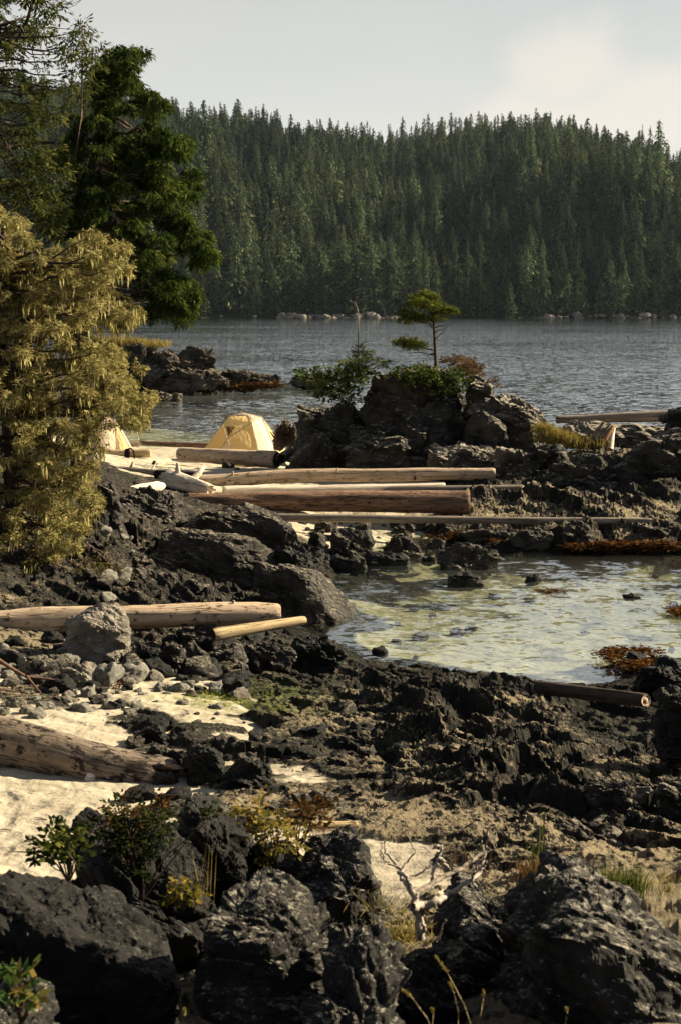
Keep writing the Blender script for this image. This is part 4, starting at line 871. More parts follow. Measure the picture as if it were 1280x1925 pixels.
def make_tent(loc, label, rz=0, sc=1.0):
    e = empty('dome_tent', loc, rz); e.scale = (sc,) * 3; tag(e, label, 'tent', 'dome tents on the beach'); g = TP
    def sub(k, *names, **kw): return [g[x] for x in names]
    patch('side_panel', sub(0, 'A', 'Bl', 'K', 'E1'), F_ORG, e, .0)
    patch('side_panel', sub(0, 'A', 'B', 'Bl'), F_ORG, e, .02)
    patch('door_panel', sub(0, 'E1', 'E2', 'K'), F_PNK, e, -.03)
    hood = patch('hood', sub(0, 'Bl', 'B', 'T2', 'U'), F_YEL, e, .05)
    patch('hood', sub(0, 'Bl', 'U', 'K'), F_YEL, e, .02)
    patch('front_panel', sub(0, 'K', 'U', 'D', 'E2'), F_YEL, e, .04)
    patch('side_panel', sub(0, 'U', 'R1', 'Fq', 'D'), F_CRM, e, .06)
    patch('side_panel', sub(0, 'R1', 'Cq', 'Fq'), fabric('pale_yellow_nylon', (.85, .68, .36)), e, .05)
    patch('roof_panel', sub(0, 'B', 'T1', 'T2'), F_MAU, e, .03); patch('roof_panel', sub(0, 'T1', 'R1', 'U', 'T2'), F_PNK, e, .04)
    patch('back_panel', sub(0, 'A', 'G1', 'T1', 'B'), F_ORG, e, .05); patch('back_panel', sub(0, 'G1', 'G2', 'R1', 'T1'), F_YEL, e, .05); patch('back_panel', sub(0, 'G2', 'Cq', 'R1'), F_CRM, e, .03)
    K = np.array(g['K']); Bl = np.array(g['Bl']); U = np.array(g['U'])
    a, b, c = Bl * .80 + U * .1 + K * .1, Bl * .38 + U * .40 + K * .22, K * .82 + Bl * .11 + U * .07; off = np.array([0, -.07, .02])
    wn_ = patch('window', [a + off, b + off, c + off], F_DRK, hood, .01)
    patch('vent_strip', [np.array(g['B']) + (-.03, 0, .0), Bl + (-.05, 0, .02), Bl + (-.12, .03, -.06), np.array(g['B']) + (-.1, .05, -.03)], F_DRK, e, .0)
    for nm in (('Bl', 'K', 'E2'), ('U', 'K', 'E1'), ('B', 'T1', 'R1', 'Cq'), ('T2', 'U', 'D'), ('R1', 'Fq'), ('A', 'B')):
        mobj('tent_pole', tubes('p', [([np.array(g[k]) + (0, -.012, .012) for k in nm], [.012] * len(nm))], F_MAU, 6), e)
    for k in ('A', 'E1', 'D', 'Cq'):
        q = np.array(g[k]); mobj('guy_line', tubes('g', [([q, q * np.array([1.25, 1.3, 1])], [.006, .006])], F_CRM, 5), e)
    return e
make_tent(P(461, 852, 53.0), 'yellow and cream dome tent standing fully in view behind the speckled log').scale = (1.16, 1.05, .98)
make_tent(P(196, 852, 54.5), 'pale dome tent half hidden behind the golden mossy tree', R(-28), .95)
# dark strap bag hanging over the pale yellow log
def strap_bag():
    e = empty('bag', P(243, 862, 51.0)); tag(e, 'dark strap bag slung over the pale yellow log by the left tent', 'bag')
    m = fabric('black_nylon', (.018, .012, .012), .0)
    mobj('bag_body', rock_mesh(420, .2, .14, .34, 4, 14, .4, 6, mat=m, flat=False), e, loc=(-.05, 0, -.02))
    mobj('strap', tubes('s', [([(-.02, -.02, .30), (.08, -.04, .34), (.17, -.06, .22), (.19, -.08, -.02), (.24, -.1, -.06)], [.028] * 5)], m, 6), e)
strap_bag()

# ------------------------------------------------------------------ near trees
def clumps_to_leaves(cl, per, leafL, leafW, droop, fan=7, spray=.35, jitter=.9, seed=1, flat=.55):
    """cl rows: x,y,z,rx,ry,rz ; makes drooping fans of small leaves"""
    r = np.random.default_rng(seed); P0, D, NN, RN = [], [], [], []
    cl = np.array(cl)
    cnt = np.maximum(3, (per * cl[:, 3] * cl[:, 5] / np.mean(cl[:, 3] * cl[:, 5]))).astype(int)
    idx = np.repeat(np.arange(len(cl)), cnt); n = len(idx); c = cl[idx]
    d = unit(r.normal(size=(n, 3))); rad = r.random(n) ** .45; pos = c[:, :3] + d * rad[:, None] * c[:, 3:6]
    out = unit(d * np.array([1, 1, .35]) + r.normal(size=(n, 3)) * .35); out[:, 2] -= droop; out = unit(out)
    side = unit(np.cross(out, np.array([0, 0, 1.0]) + r.normal(size=(n, 3)) * .4)); sn = np.cross(side, out)
    sh = r.random(n)
    for k in range(fan):
        f = k / max(fan - 1, 1) * 2 - 1; t = r.random(n)[:, None]
        P0.append(pos + out * spray * t * .9 + side * f * spray * .22 * r.random(n)[:, None])
        D.append(out + side * f * 1.1 + np.array([0, 0, -.25 * droop]) + r.normal(size=(n, 3)) * .15); NN.append(sn + r.normal(size=(n, 3)) * .5)
        RN.append(np.clip(sh * .7 + .3 * r.random(n), 0, 1))
    P0, D, NN, RN = map(np.concatenate, (P0, D, NN, RN)); m = len(P0)
    return P0, D, leafL * (.6 + .8 * r.random(m)), leafW * (.6 + .8 * r.random(m)), NN, RN
def crown_obj(name, cl, mat, parent, **kw):
    p, d, L, w, nn, rn = clumps_to_leaves(cl, **kw); off = np.array(parent.location[:]) if parent else 0
    return mobj(name, leaf_mesh(name, p - off, d, L, w, mat, nn, rn), parent)
def px_clumps(lst, Y0, yj=.6, seed=0, squash=.8, depth=1.0):
    r = np.random.default_rng(seed); out = []
    for u, v, ru, rv in lst:
        Y = Y0 + r.normal() * yj; q = P(u, v, Y); out.append((q.x, q.y, q.z, px(ru, Y), px((ru + rv) / 2, Y) * depth, px(rv, Y)))
    return out
def sub_tubes(name, lines, mat, parent, seg=6, wob=.05):
    off = np.array(parent.location[:]); return mobj(name, tubes(name, [(np.array([tuple(q) for q in p]) - off, r) for p, r in lines], mat, seg, wob), parent)
def poly_fill(poly, n, seed):
    """n points inside a polygon in photo pixels"""
    r = np.random.default_rng(seed); q = np.array(poly, float); out = []
    mn, mx = q.min(0), q.max(0)
    while len(out) < n:
        p = mn + (mx - mn) * r.random(2); ins = False; j = len(q) - 1
        for i in range(len(q)):
            if (q[i, 1] > p[1]) != (q[j, 1] > p[1]) and p[0] < (q[j, 0] - q[i, 0]) * (p[1] - q[i, 1]) / (q[j, 1] - q[i, 1]) + q[i, 0]: ins = not ins
            j = i
        if ins: out.append(p)
    return out

M_CEDAR = leaf_mat('cedar_fronds', ((.010, .020, .006), (.034, .054, .012), (.15, .165, .036)), .4)
M_SPRUCE = leaf_mat('far_left_conifer_fronds', ((.016, .026, .010), (.05, .062, .018), (.19, .18, .05)), .4)
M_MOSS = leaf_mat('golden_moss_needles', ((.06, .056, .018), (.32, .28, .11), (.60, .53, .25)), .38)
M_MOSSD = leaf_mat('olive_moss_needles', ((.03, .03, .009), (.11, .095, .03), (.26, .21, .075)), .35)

def cedar():
    Y = 37.0; base = G(150, 960, 1.6); e = empty('cedar_tree', (P(150, 900, Y).x, Y, 1.4)); tag(e, 'dark green cedar with drooping fronds leaning over the water at left', 'tree')
    pts = poly_fill([(205, 100), (262, 88), (262, 150), (300, 185), (296, 230), (352, 262), (345, 320), (372, 352), (345, 380), (392, 440), (400, 480), (360, 500), (368, 575), (300, 590), (262, 540), (230, 470), (190, 440), (110, 430), (90, 360), (110, 270), (140, 200), (160, 140)], 185, 4)
    cl = [(u, v, r_, r_ * .75) for (u, v), r_ in zip(pts, np.random.default_rng(2).uniform(8, 17, 185))]
    cl += [(218, 108, 22, 26), (240, 98, 14, 16), (200, 140, 26, 24), (282, 178, 16, 14), (345, 258, 13, 10), (335, 270, 16, 12), (362, 318, 12, 10), (390, 470, 14, 14), (378, 455, 14, 12), (350, 560, 16, 24), (322, 560, 20, 22), (345, 590, 10, 14)]
    cc = px_clumps(cl, Y, 1.0, 3)
    crown_obj('crown', cc, M_CEDAR, e, per=44, leafL=.12, leafW=.015, droop=1.1, fan=12, spray=.27, seed=4)
    r = np.random.default_rng(8); tr = [P(140, 960, Y), P(165, 800, Y), P(140, 520, Y), P(165, 380, Y), P(185, 260, Y), P(215, 110, Y)]; L = [(tr, [.32, .28, .22, .17, .11, .03])]
    for i in range(0, len(cc), 2):
        c = np.array(cc[i][:3]); z0 = min(c[2] + .3, tr[-1].z); tt = np.interp(z0 + .2, [q.z for q in tr], [q.x for q in tr])
        L.append((curve((tt, Y, z0 - .1), c, -.12, 6, .05), [.05, .04, .03, .022, .015, .006]))
    sub_tubes('trunk', L, M_BARK, e)
cedar()
def left_conifer():
    Y = 34.0; e = empty('conifer_tree', (P(10, 900, Y).x, Y, 1.8)); tag(e, 'tall ragged conifer at the far left, cut by the picture edge, behind the cedar', 'tree')
    r = np.random.default_rng(21); cl = []
    for poly, n, lo, hi in (([(-60, -60), (95, -60), (98, 40), (60, 90), (-60, 100)], 26, 12, 24), ([(-60, 90), (60, 100), (110, 130), (70, 200), (60, 260), (-60, 260)], 20, 12, 22), ([(-60, 240), (90, 250), (130, 330), (90, 430), (-60, 420)], 26, 12, 26),
                            ([(110, 60), (150, 35), (185, 80), (190, 140), (130, 140), (100, 100)], 16, 8, 14), ([(120, 130), (170, 150), (150, 200), (110, 180)], 6, 8, 13), ([(60, 150), (110, 170), (90, 250), (40, 240)], 8, 8, 16)):
        for u, v in poly_fill(poly, n, int(r.integers(999))): q = r.uniform(lo, hi); cl.append((u, v, q, q * .8))
    cc = px_clumps(cl, Y, 1.0, 5); crown_obj('crown', cc, M_SPRUCE, e, per=25, leafL=.12, leafW=.017, droop=.6, fan=8, spray=.30, seed=6)
    tr = [P(-30, 940, Y), P(-25, 500, Y), P(-30, 280, Y), P(-20, 60, Y), P(-10, -80, Y)]; L = [(tr, [.3, .25, .2, .15, .1])]
    def br(pts, r0): 
        q = [P(u, v, Y + .3 * k * (-1) ** k) for k, (u, v) in enumerate(pts)]; L.append((q, list(np.linspace(r0, r0 * .3, len(q)))))
    br([(-20, 90), (20, 80), (50, 45), (60, 10), (80, -30)], .07); br([(-20, 55), (20, 42), (60, 28)], .05); br([(-20, 300), (10, 280), (50, 268), (100, 268)], .09)
    br([(0, 250), (30, 300), (90, 330)], .03); br([(0, 290), (40, 340), (70, 400)], .03); br([(0, 340), (60, 350), (110, 330)], .025); br([(40, 50), (60, 90), (75, 150)], .02); br([(0, 115), (40, 110), (80, 130)], .025)
    br([(140, 300), (154, 220), (155, 150), (155, 60), (152, 38)], .03)
    for c in cc[::2]: q = np.array(c[:3]); x0 = P(0, 300, Y).x - 1.0; L.append((curve((min(x0 + .5, q[0] - .3), Y, q[2] + .25), q, -.15, 6, .06), [.03, .026, .022, .016, .01, .005]))
    sub_tubes('trunk', L, M_BARK, e)
    loops = []
    for k in range(7):
        a = np.linspace(0, 1, 9); u0, w = 90 + k * 3, 30 + k * 6
        loops.append(([P(u0 + w * t, 8 + 16 * math.sin(t * 3.1) * (1 if k % 2 else .5) - 22 * t, Y) for t in a], [.006] * 9))
    sub_tubes('bare_twigs', loops, M_TWIG, e, 4, 0)
left_conifer()
def mossy_tree():
    Y = 28.2; e = empty('mossy_tree', (P(26, 1150, Y).x, Y, base_z(P(26, 1150, Y).x, Y) - .1)); tag(e, 'golden mossy tree with hanging lichen filling the left side of the beach', 'tree')
    r = np.random.default_rng(31)
    poly = [(-80, 390), (0, 395), (40, 410), (100, 470), (120, 440), (170, 430), (238, 455), (240, 520), (236, 560), (268, 585), (225, 620), (180, 610), (200, 650), (262, 680), (225, 700), (285, 745), (272, 800), (215, 790), (205, 830), (170, 880), (192, 960), (150, 1040), (60, 1060), (-80, 1060)]
    cl = []
    for u, v in poly_fill(poly, 680, 7): q = r.uniform(6, 19); cl.append((u, v, q, q * .7))
    cl += [(262, 582, 10, 6), (245, 575, 14, 8), (275, 748, 16, 10), (262, 770, 16, 12), (232, 462, 12, 8), (262, 690, 12, 8), (282, 742, 10, 8)]
    cc = px_clumps(cl, Y, .9, 9); k = np.random.default_rng(1).random(len(cc))
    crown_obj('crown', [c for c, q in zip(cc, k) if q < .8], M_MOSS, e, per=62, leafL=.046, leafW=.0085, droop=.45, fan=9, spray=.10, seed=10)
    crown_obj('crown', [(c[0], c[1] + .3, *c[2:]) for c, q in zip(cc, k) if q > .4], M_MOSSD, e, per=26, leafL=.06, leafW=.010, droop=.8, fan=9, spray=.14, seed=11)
    # hanging lichen beards
    n = 5200; ci = r.integers(0, len(cc), n); c = np.array(cc)[ci]; p = c[:, :3] + unit(r.normal(size=(n, 3))) * c[:, 3:6] * np.array([1, 1, .6]) - np.array([0, 0, .05])
    off = np.array(e.location[:])
    mobj('lichen', leaf_mesh('lichen', p - off, np.array([0, 0, -1.]) + r.normal(size=(n, 3)) * .15, r.uniform(.10, .26, n), r.uniform(.008, .02, n), M_MOSS, r.normal(size=(n, 3))), e)
    L = []; tr = [P(26, 1160, Y), P(28, 1060, Y), P(20, 900, Y), P(10, 650, Y), P(-10, 350, Y)]; L.append((tr, [.10, .10, .12, .11, .05]))
    for q in cc[::5]:
        c = np.array(q[:3]); L.append((curve((P(10, 600, Y).x, Y, max(c[2] - .3, off[2] + .6)), c, -.1, 6, .06), [.035, .03, .024, .017, .01, .004]))
    sub_tubes('trunk', L, M_BARK, e)
    # bare twigs hanging below the crown
    T = []
    for _ in range(60):
        u, v = r.uniform(30, 230), r.uniform(1020, 1090); a = P(u, v, Y - .3); d = np.array([r.normal() * .5 + .3, -.1, -.35 - r.random() * .3]); T.append((curve(a, np.array(a[:]) + d * r.uniform(.4, 1.0), .05, 5, .04), [.012, .009, .007, .005, .002]))
    sub_tubes('bare_twigs', T, M_TWIGR, e, 4, 0)
    b = px_clumps([(u, v, 14, 9) for u, v in poly_fill([(150, 1050), (230, 1060), (240, 1120), (170, 1110)], 14, 3)], 27.6, .2, 4)
    crown_obj('low_sprays', b, M_MOSSD, e, per=20, leafL=.05, leafW=.008, droop=.5, fan=7, spray=.15, seed=14)
mossy_tree()

# ------------------------------------------------------------------ plants on the middle outcrop
M_PINE = leaf_mat('shore_pine_needles', ((.02, .035, .006), (.08, .10, .018), (.24, .25, .05)), .45)
M_SALAL = leaf_mat('glossy_shrub_leaves', ((.018, .032, .008), (.06, .09, .02), (.20, .22, .06)), .4)
M_BROWN = leaf_mat('brown_shrub_leaves', ((.035, .025, .012), (.10, .06, .03), (.20, .14, .05)), .3)
def lone_tree():
    Y = 47.6; e = empty('small_pine', (P(819, 692, Y).x, Y, P(819, 700, Y).z)); tag(e, 'lone windswept little tree with flat foliage tiers on top of the middle outcrop', 'tree')
    sub_tubes('trunk', [([P(819, 700, Y), P(818, 670, Y), P(816, 630, Y), P(814, 600, Y), P(813, 575, Y), P(806, 556, Y)], [px(3.6, Y), px(3, Y), px(2.5, Y), px(2.2, Y), px(1.8, Y), px(.8, Y)])], M_BARK, e, 8)
    cl = [(782, 560, 14, 3), (800, 554, 13, 3), (812, 558, 10, 3), (790, 566, 20, 3), (776, 574, 14, 3), (818, 570, 12, 3), (806, 576, 16, 3), (840, 581, 15, 3), (850, 585, 8, 3), (828, 588, 16, 3), (765, 589, 13, 3), (780, 595, 18, 4), (760, 601, 9, 3), (800, 601, 17, 3), (822, 599, 12, 2), (772, 604, 10, 2)]
    cl2 = [(755, 645, 14, 5), (772, 648, 18, 6), (790, 651, 12, 4), (768, 641, 10, 4)]
    crown_obj('crown', px_clumps(cl, Y, .25, 1), M_PINE, e, per=95, leafL=.075, leafW=.009, droop=-.05, fan=9, spray=.11, seed=20)
    crown_obj('lower_branch', px_clumps(cl2, Y, .1, 1), M_PINE, e, per=110, leafL=.085, leafW=.009, droop=-.1, fan=9, spray=.13, seed=21)
    B = []
    for a, b in (((816, 660), (775, 652)), ((817, 668), (762, 664)), ((815, 614), (785, 606)), ((816, 616), (850, 610)), ((816, 626), (842, 614)), ((814, 605), (775, 590)), ((813, 600), (845, 588)), ((812, 590), (790, 566)), ((815, 618), (795, 612)), ((816, 664), (800, 672)), ((815, 640), (850, 606))):
        B.append((curve(P(*a, Y), P(*b, Y - .1), .03, 5, .02), [px(1.3, Y), px(1.1, Y), px(.8, Y), px(.6, Y), px(.3, Y)]))
    sub_tubes('branches', B, M_BARK, e, 5)
lone_tree()
def shrub(name, label, cl, Y, mat, cat='shrub', yj=.4, seed=1, per=60, L=.09, Wd=.02, droop=.0, spray=.16, stems=0, root=None, fan=7, stemmat=None):
    cc = px_clumps(cl, Y, yj, seed); a = np.array(cc); bx, bz = (a[:, 0].mean(), a[:, 2].min() - .1) if root is None else (P(*root, Y).x, P(*root, Y).z)
    e = empty(name, (bx, Y, bz)); tag(e, label, cat)
    crown_obj('foliage', cc, mat, e, per=per, leafL=L, leafW=Wd, droop=droop, fan=fan, spray=spray, seed=seed)
    r = np.random.default_rng(seed); Ls = []
    for c in cc:
        for _ in range(2): q = np.array(c[:3]) + r.normal(size=3) * np.array(c[3:6]) * .5; Ls.append((curve((bx, Y, bz), q, .02, 5, np.linalg.norm(q - (bx, Y, bz)) * .04), np.array([1.6, 1.3, 1, .7, .3]) * max(.003, L * .07)))
    sub_tubes('stems', Ls, stemmat or M_BARK, e, 5, 0); return e
shrub('evergreen_shrub', 'spreading green shrub drooping over the left side of the middle outcrop', [(580, 700, 22, 8), (600, 710, 28, 12), (625, 705, 26, 10), (600, 730, 24, 10), (635, 730, 28, 14), (650, 745, 24, 16), (665, 715, 24, 14), (690, 700, 22, 12), (640, 715, 30, 12), (655, 690, 16, 12), (570, 705, 10, 4), (610, 742, 16, 8)], 47.6, M_SALAL, seed=3, per=52, L=.09, Wd=.028, root=(655, 765))
shrub('young_conifer', 'thin yellow-green young conifer beside the bare dead stem on the middle outcrop', [(672, 660, 8, 10), (680, 668, 12, 8), (668, 678, 16, 8), (690, 665, 10, 5), (700, 675, 14, 5), (715, 680, 12, 5), (672, 690, 22, 10), (725, 683, 10, 4), (662, 700, 18, 12)], 47.4, M_PINE, cat='tree', seed=4, per=60, L=.08, Wd=.012, root=(672, 720))
shrub('broadleaf_shrub', 'glossy leafy shrub crowning the middle outcrop around the foot of the lone tree', [(750, 698, 16, 10), (775, 696, 18, 10), (800, 698, 20, 12), (825, 705, 20, 14), (845, 710, 20, 16), (862, 715, 18, 16), (780, 715, 20, 10), (815, 722, 20, 12), (845, 732, 18, 10), (868, 732, 14, 10), (735, 702, 10, 6)], 46.6, M_SALAL, seed=5, per=38, L=.09, Wd=.030, yj=.3, root=(810, 745))
shrub('brown_shrub', 'rusty brown shrub at the right of the lone tree, above the pale-faced block', [(850, 680, 16, 8), (868, 684, 20, 10), (885, 694, 20, 12), (870, 700, 20, 10), (895, 705, 14, 10), (925, 722, 8, 10), (838, 682, 8, 5)], 48.2, M_BROWN, seed=6, per=70, L=.09, Wd=.014, droop=-.3, root=(870, 725))
def snag():
    Y = 47.4; e = empty('dead_tree', P(673, 720, Y)); tag(e, 'thin bare dead stem with a hooked tip rising from the middle outcrop', 'dead tree')
    sub_tubes('trunk', [([P(673, 720, Y), P(673, 680, Y), P(673, 640, Y), P(673, 600, Y), P(672, 582, Y), P(666, 572, Y), P(656, 564, Y)], [px(k, Y) for k in (1.8, 1.6, 1.5, 1.3, 1.2, 1.0, .4)]),
                       ([P(670, 577, Y), P(667, 567, Y), P(661, 568, Y)], [px(1, Y), px(.8, Y), px(.3, Y)]), (curve(P(674, 648, Y), P(698, 640, Y), .02, 4, .01), [px(.7, Y)] * 4)], M_WGRY, e)
snag()

# ------------------------------------------------------------------ grass and weed
M_GRASSY = leaf_mat('dry_yellow_grass', ((.14, .11, .03), (.28, .22, .06), (.42, .34, .13)), .35)
M_GRASSG = leaf_mat('green_grass', ((.03, .045, .01), (.07, .09, .02), (.15, .16, .05)), .35)
M_GRASSR = leaf_mat('dry_reddish_grass', ((.06, .03, .012), (.14, .075, .03), (.24, .16, .06)), .3)
M_WEED = leaf_mat('orange_rockweed', ((.022, .011, .005), (.075, .034, .011), (.16, .078, .026)), .2)
M_ALGAE = leaf_mat('bright_green_algae', ((.06, .08, .01), (.16, .19, .03), (.28, .28, .06)), .3)
def blades(name, label, cat, pts, mat, h, w, per=20, spread=.08, lean=.35, seed=1, kind=None, group=None):
    r = np.random.default_rng(seed); p = np.repeat(np.array([tuple(q) for q in pts]), per, 0); n = len(p)
    c = p.mean(0); p = p + np.concatenate([r.normal(size=(n, 2)) * spread, np.full((n, 1), -.02)], 1)
    d = np.concatenate([r.normal(size=(n, 2)) * lean, np.ones((n, 1))], 1)
    o = mobj(name, leaf_mesh(name, p - c, d, h * r.uniform(.4, 1.15, n), w, mat, r.normal(size=(n, 3))), loc=c); return tag(o, label, cat, group, kind)
def surf(u, v, z):
    g = G(u, v, z); z = max(z, 0)
    for _ in range(10): z = .5 * z + .5 * max(base_z(g.x, g.y), -.02); g = G(u, v, z)
    return g
blades('grass', 'yellow grass patch between the middle outcrop and the split stump', 'grass', [P(u, v, 45.4) for u, v in poly_fill([(1012, 800), (1035, 812), (1080, 830), (1145, 838), (1140, 846), (1060, 846), (1015, 832)], 160, 2)], M_GRASSY, .30, .008, 26, .12, kind='stuff')
blades('grass', 'dry grass crowning the left of the distant islet', 'grass', [P(u, v, 104) for u, v in poly_fill([(205, 640), (260, 645), (310, 650), (312, 656), (205, 655)], 90, 3)], M_GRASSY, .55, .02, 24, .35, kind='stuff', seed=3)
def weed(name, label, poly, z, n, sz, mat=M_WEED, seed=1, up=.35, zj=.03, Yfix=None):
    r = np.random.default_rng(seed); P_ = []
    for u, v in poly_fill(poly, n, seed):
        g = surf(u, v, z) if Yfix is None else P(u, v, Yfix); P_.append((g.x, g.y, max(g.z, z - .05) + r.random() * zj))
    p = np.repeat(np.array(P_), 10, 0); m = len(p); p += r.normal(size=(m, 3)) * np.array([.6, .6, .2]) * sz; c = p.mean(0)
    d = r.normal(size=(m, 3)); d[:, 2] = up * r.random(m)
    tag(mobj(name, leaf_mesh(name, p - c, d, sz * r.uniform(.5, 1.3, m), sz * .16, mat, r.normal(size=(m, 3)) * .5 + [0, 0, 1]), loc=c), label, 'seaweed' if mat is M_WEED else 'algae', None, 'stuff')
weed('seaweed', 'orange rockweed fringe along the lagoon edge of the right shelf', [(1060, 1034), (1130, 1028), (1280, 1020), (1290, 1036), (1110, 1044), (1050, 1044)], .12, 380, .14, zj=.1)
weed('seaweed', 'orange-brown rockweed by the dark rock at the right edge of the lagoon', [(1122, 1240), (1165, 1228), (1240, 1236), (1250, 1262), (1190, 1262), (1130, 1252)], .12, 260, .10, seed=2, zj=.05, up=.12)
weed('seaweed', 'rockweed fringe at the head of the lagoon under the pole', [(810, 1004), (880, 1000), (960, 1022), (870, 1016), (800, 1018)], .08, 130, .12, seed=3)
weed('seaweed', 'floating tuft of orange weed in the middle of the lagoon', [(1005, 1110), (1058, 1110), (1055, 1118), (1010, 1117)], .02, 50, .08, seed=4, zj=.02)
weed('seaweed', 'small mound of orange weed at the right edge of the water', [(1256, 1152), (1300, 1148), (1300, 1170), (1262, 1166)], .06, 80, .10, seed=5, zj=.1)
weed('seaweed', 'rusty weed band along the waterline of the islet', [(300, 730), (530, 722), (535, 728), (420, 736), (300, 742)], .1, 260, .35, seed=6, zj=.1, Yfix=101.8)
weed('seaweed', 'rusty weed and bark litter on the pebbles below the big pale boulder', [(190, 1250), (250, 1256), (250, 1300), (205, 1295)], .8, 30, .06, M_WEED, seed=7)
weed('algae', 'bright green algae patch among the stones beside the pebble strip', [(330, 1318), (370, 1300), (450, 1300), (460, 1325), (400, 1340), (340, 1335)], .8, 150, .04, M_ALGAE, seed=8, zj=.02)
weed('seaweed', 'rusty weed at the right edge below the steep dark rock', [(1240, 1390), (1290, 1380), (1290, 1450), (1262, 1440)], .7, 60, .06, seed=9)

# ------------------------------------------------------------------ foreground plants
M_HUCK = leaf_mat('dark_huckleberry_leaves', ((.006, .011, .004), (.018, .028, .009), (.075, .075, .018)), .3)
M_HUCK2 = leaf_mat('sprig_leaves', ((.012, .022, .006), (.04, .055, .014), (.15, .15, .035)), .35)
M_HUCKY = leaf_mat('yellow_huckleberry_leaves', ((.05, .055, .012), (.17, .14, .03), (.34, .20, .05)), .35)
M_HUCKR = leaf_mat('reddish_huckleberry_leaves', ((.02, .026, .008), (.09, .04, .016), (.18, .12, .03)), .35)
M_LEAFG = leaf_mat('green_sprig_leaves', ((.02, .05, .02), (.06, .10, .025), (.28, .18, .05)), .4)
shrub('huckleberry_bush', 'dark leafy bush with reddish tips on the foreground rock at left', [(200, 1545, 24, 12), (235, 1530, 22, 12), (262, 1540, 26, 14), (292, 1538, 22, 12), (215, 1568, 28, 14), (255, 1575, 28, 16), (240, 1600, 24, 14), (290, 1568, 22, 14), (178, 1562, 12, 6)], 7.5, M_HUCK, seed=11, yj=.12, per=24, L=.028, Wd=.009, spray=.11, root=(240, 1650))
shrub('huckleberry_bush', 'red-tipped sprays rising above the dark leafy bush', [(225, 1515, 10, 8), (270, 1520, 12, 7), (302, 1522, 10, 7), (240, 1532, 14, 8)], 7.4, M_HUCKR, seed=12, yj=.1, per=10, L=.024, Wd=.008, spray=.11, root=(245, 1580))
shrub('leafy_sprig', 'bright green sprig against the white sand, left of the dark leafy bush', [(105, 1570, 18, 10), (130, 1562, 12, 8), (90, 1590, 22, 10), (115, 1600, 22, 12), (70, 1605, 10, 5), (145, 1600, 12, 8)], 6.9, M_HUCK2, seed=13, yj=.08, per=18, L=.034, Wd=.012, spray=.06, root=(130, 1660))
shrub('huckleberry_bush', 'golden yellow bush on the squared foreground rock', [(480, 1525, 22, 16), (500, 1540, 26, 20), (520, 1560, 26, 20), (540, 1580, 20, 18), (465, 1520, 12, 10), (510, 1590, 18, 14)], 8.0, M_HUCKY, seed=14, yj=.1, per=22, L=.027, Wd=.009, spray=.11, root=(520, 1625))
shrub('huckleberry_bush', 'small red-green bush right of the golden yellow bush', [(560, 1530, 16, 14), (585, 1520, 20, 14), (600, 1515, 14, 10), (575, 1550, 18, 12)], 8.2, M_HUCKR, seed=15, yj=.1, per=22, L=.026, Wd=.009, spray=.11, root=(560, 1600))
shrub('yellow_sprig', 'low yellow sprig on the crest of the black foreground rock', [(335, 1668, 14, 10), (355, 1675, 14, 10), (325, 1685, 12, 10), (370, 1680, 10, 8), (345, 1690, 14, 8)], 5.5, M_HUCKY, seed=16, yj=.04, per=16, L=.018, Wd=.007, spray=.03, root=(345, 1712))
shrub('leafy_sprig', 'green and orange leafy sprig at the lower left edge', [(30, 1820, 16, 14), (50, 1830, 16, 14), (40, 1860, 22, 20), (20, 1870, 18, 16), (60, 1870, 14, 12), (10, 1812, 8, 5)], 4.3, M_LEAFG, seed=17, yj=.04, per=5, L=.040, Wd=.010, spray=.03, root=(40, 1925), fan=4)
shrub('leafy_sprig', 'thin dark plant in front of the squared rock at left', [(275, 1610, 8, 12), (268, 1640, 8, 10), (400, 1530, 8, 14)], 7.2, M_HUCK, seed=18, yj=.05, per=14, L=.026, Wd=.008, spray=.04, root=(270, 1690))
def fg(u, v): return P(u, v, 6.9)
blades('grass_tuft', 'short green grass tuft on the flat slab right of the branch', 'grass', [P(u, v, 6.5) for u, v in ((975, 1712), (985, 1708), (995, 1714), (1005, 1705))], M_GRASSG, .09, .0016, 60, .03, seed=21)
blades('grass_tuft', 'dark reddish grass behind the flat slab', 'grass', [P(u, v, 7.4) for u, v in poly_fill([(985, 1640), (1060, 1630), (1080, 1660), (990, 1670)], 22, 5)], M_GRASSR, .10, .002, 40, .05, seed=22)
blades('grass_tuft', 'green and straw grass clump above the lichen-spotted rock', 'grass', [P(u, v, 6.9) for u, v in poly_fill([(1130, 1665), (1200, 1660), (1200, 1688), (1140, 1690)], 16, 6)], M_GRASSG, .13, .002, 36, .04, seed=23)
blades('grass_tuft', 'straw-coloured grass fringe on the soil at the lower right', 'grass', [P(u, v, 7.2) for u, v in poly_fill([(1040, 1660), (1280, 1655), (1280, 1690), (1060, 1690)], 40, 8)], M_GRASSY, .09, .0014, 16, .06, seed=24, kind='stuff')
blades('grass_tuft', 'tall thin green blades rising over the tan shelf', 'grass', [P(u, v, 7.6) for u, v in ((1004, 1650), (1008, 1650), (1014, 1650))], M_GRASSG, .36, .0022, 8, .012, .16, seed=25)
blades('grass_tuft', 'thin red stalks standing behind the bleached branch', 'grass', [P(u, v, 8.2) for u, v in ((845, 1640), (860, 1645), (870, 1640), (920, 1650))], M_GRASSR, .26, .0018, 6, .04, .10, seed=26)
blades('grass_tuft', 'dry tuft in the gap left of the bleached branch', 'grass', [P(u, v, 6.3) for u, v in poly_fill([(700, 1680), (760, 1700), (800, 1760), (720, 1800)], 22, 9)], M_GRASSY, .08, .002, 20, .05, .8, seed=27)
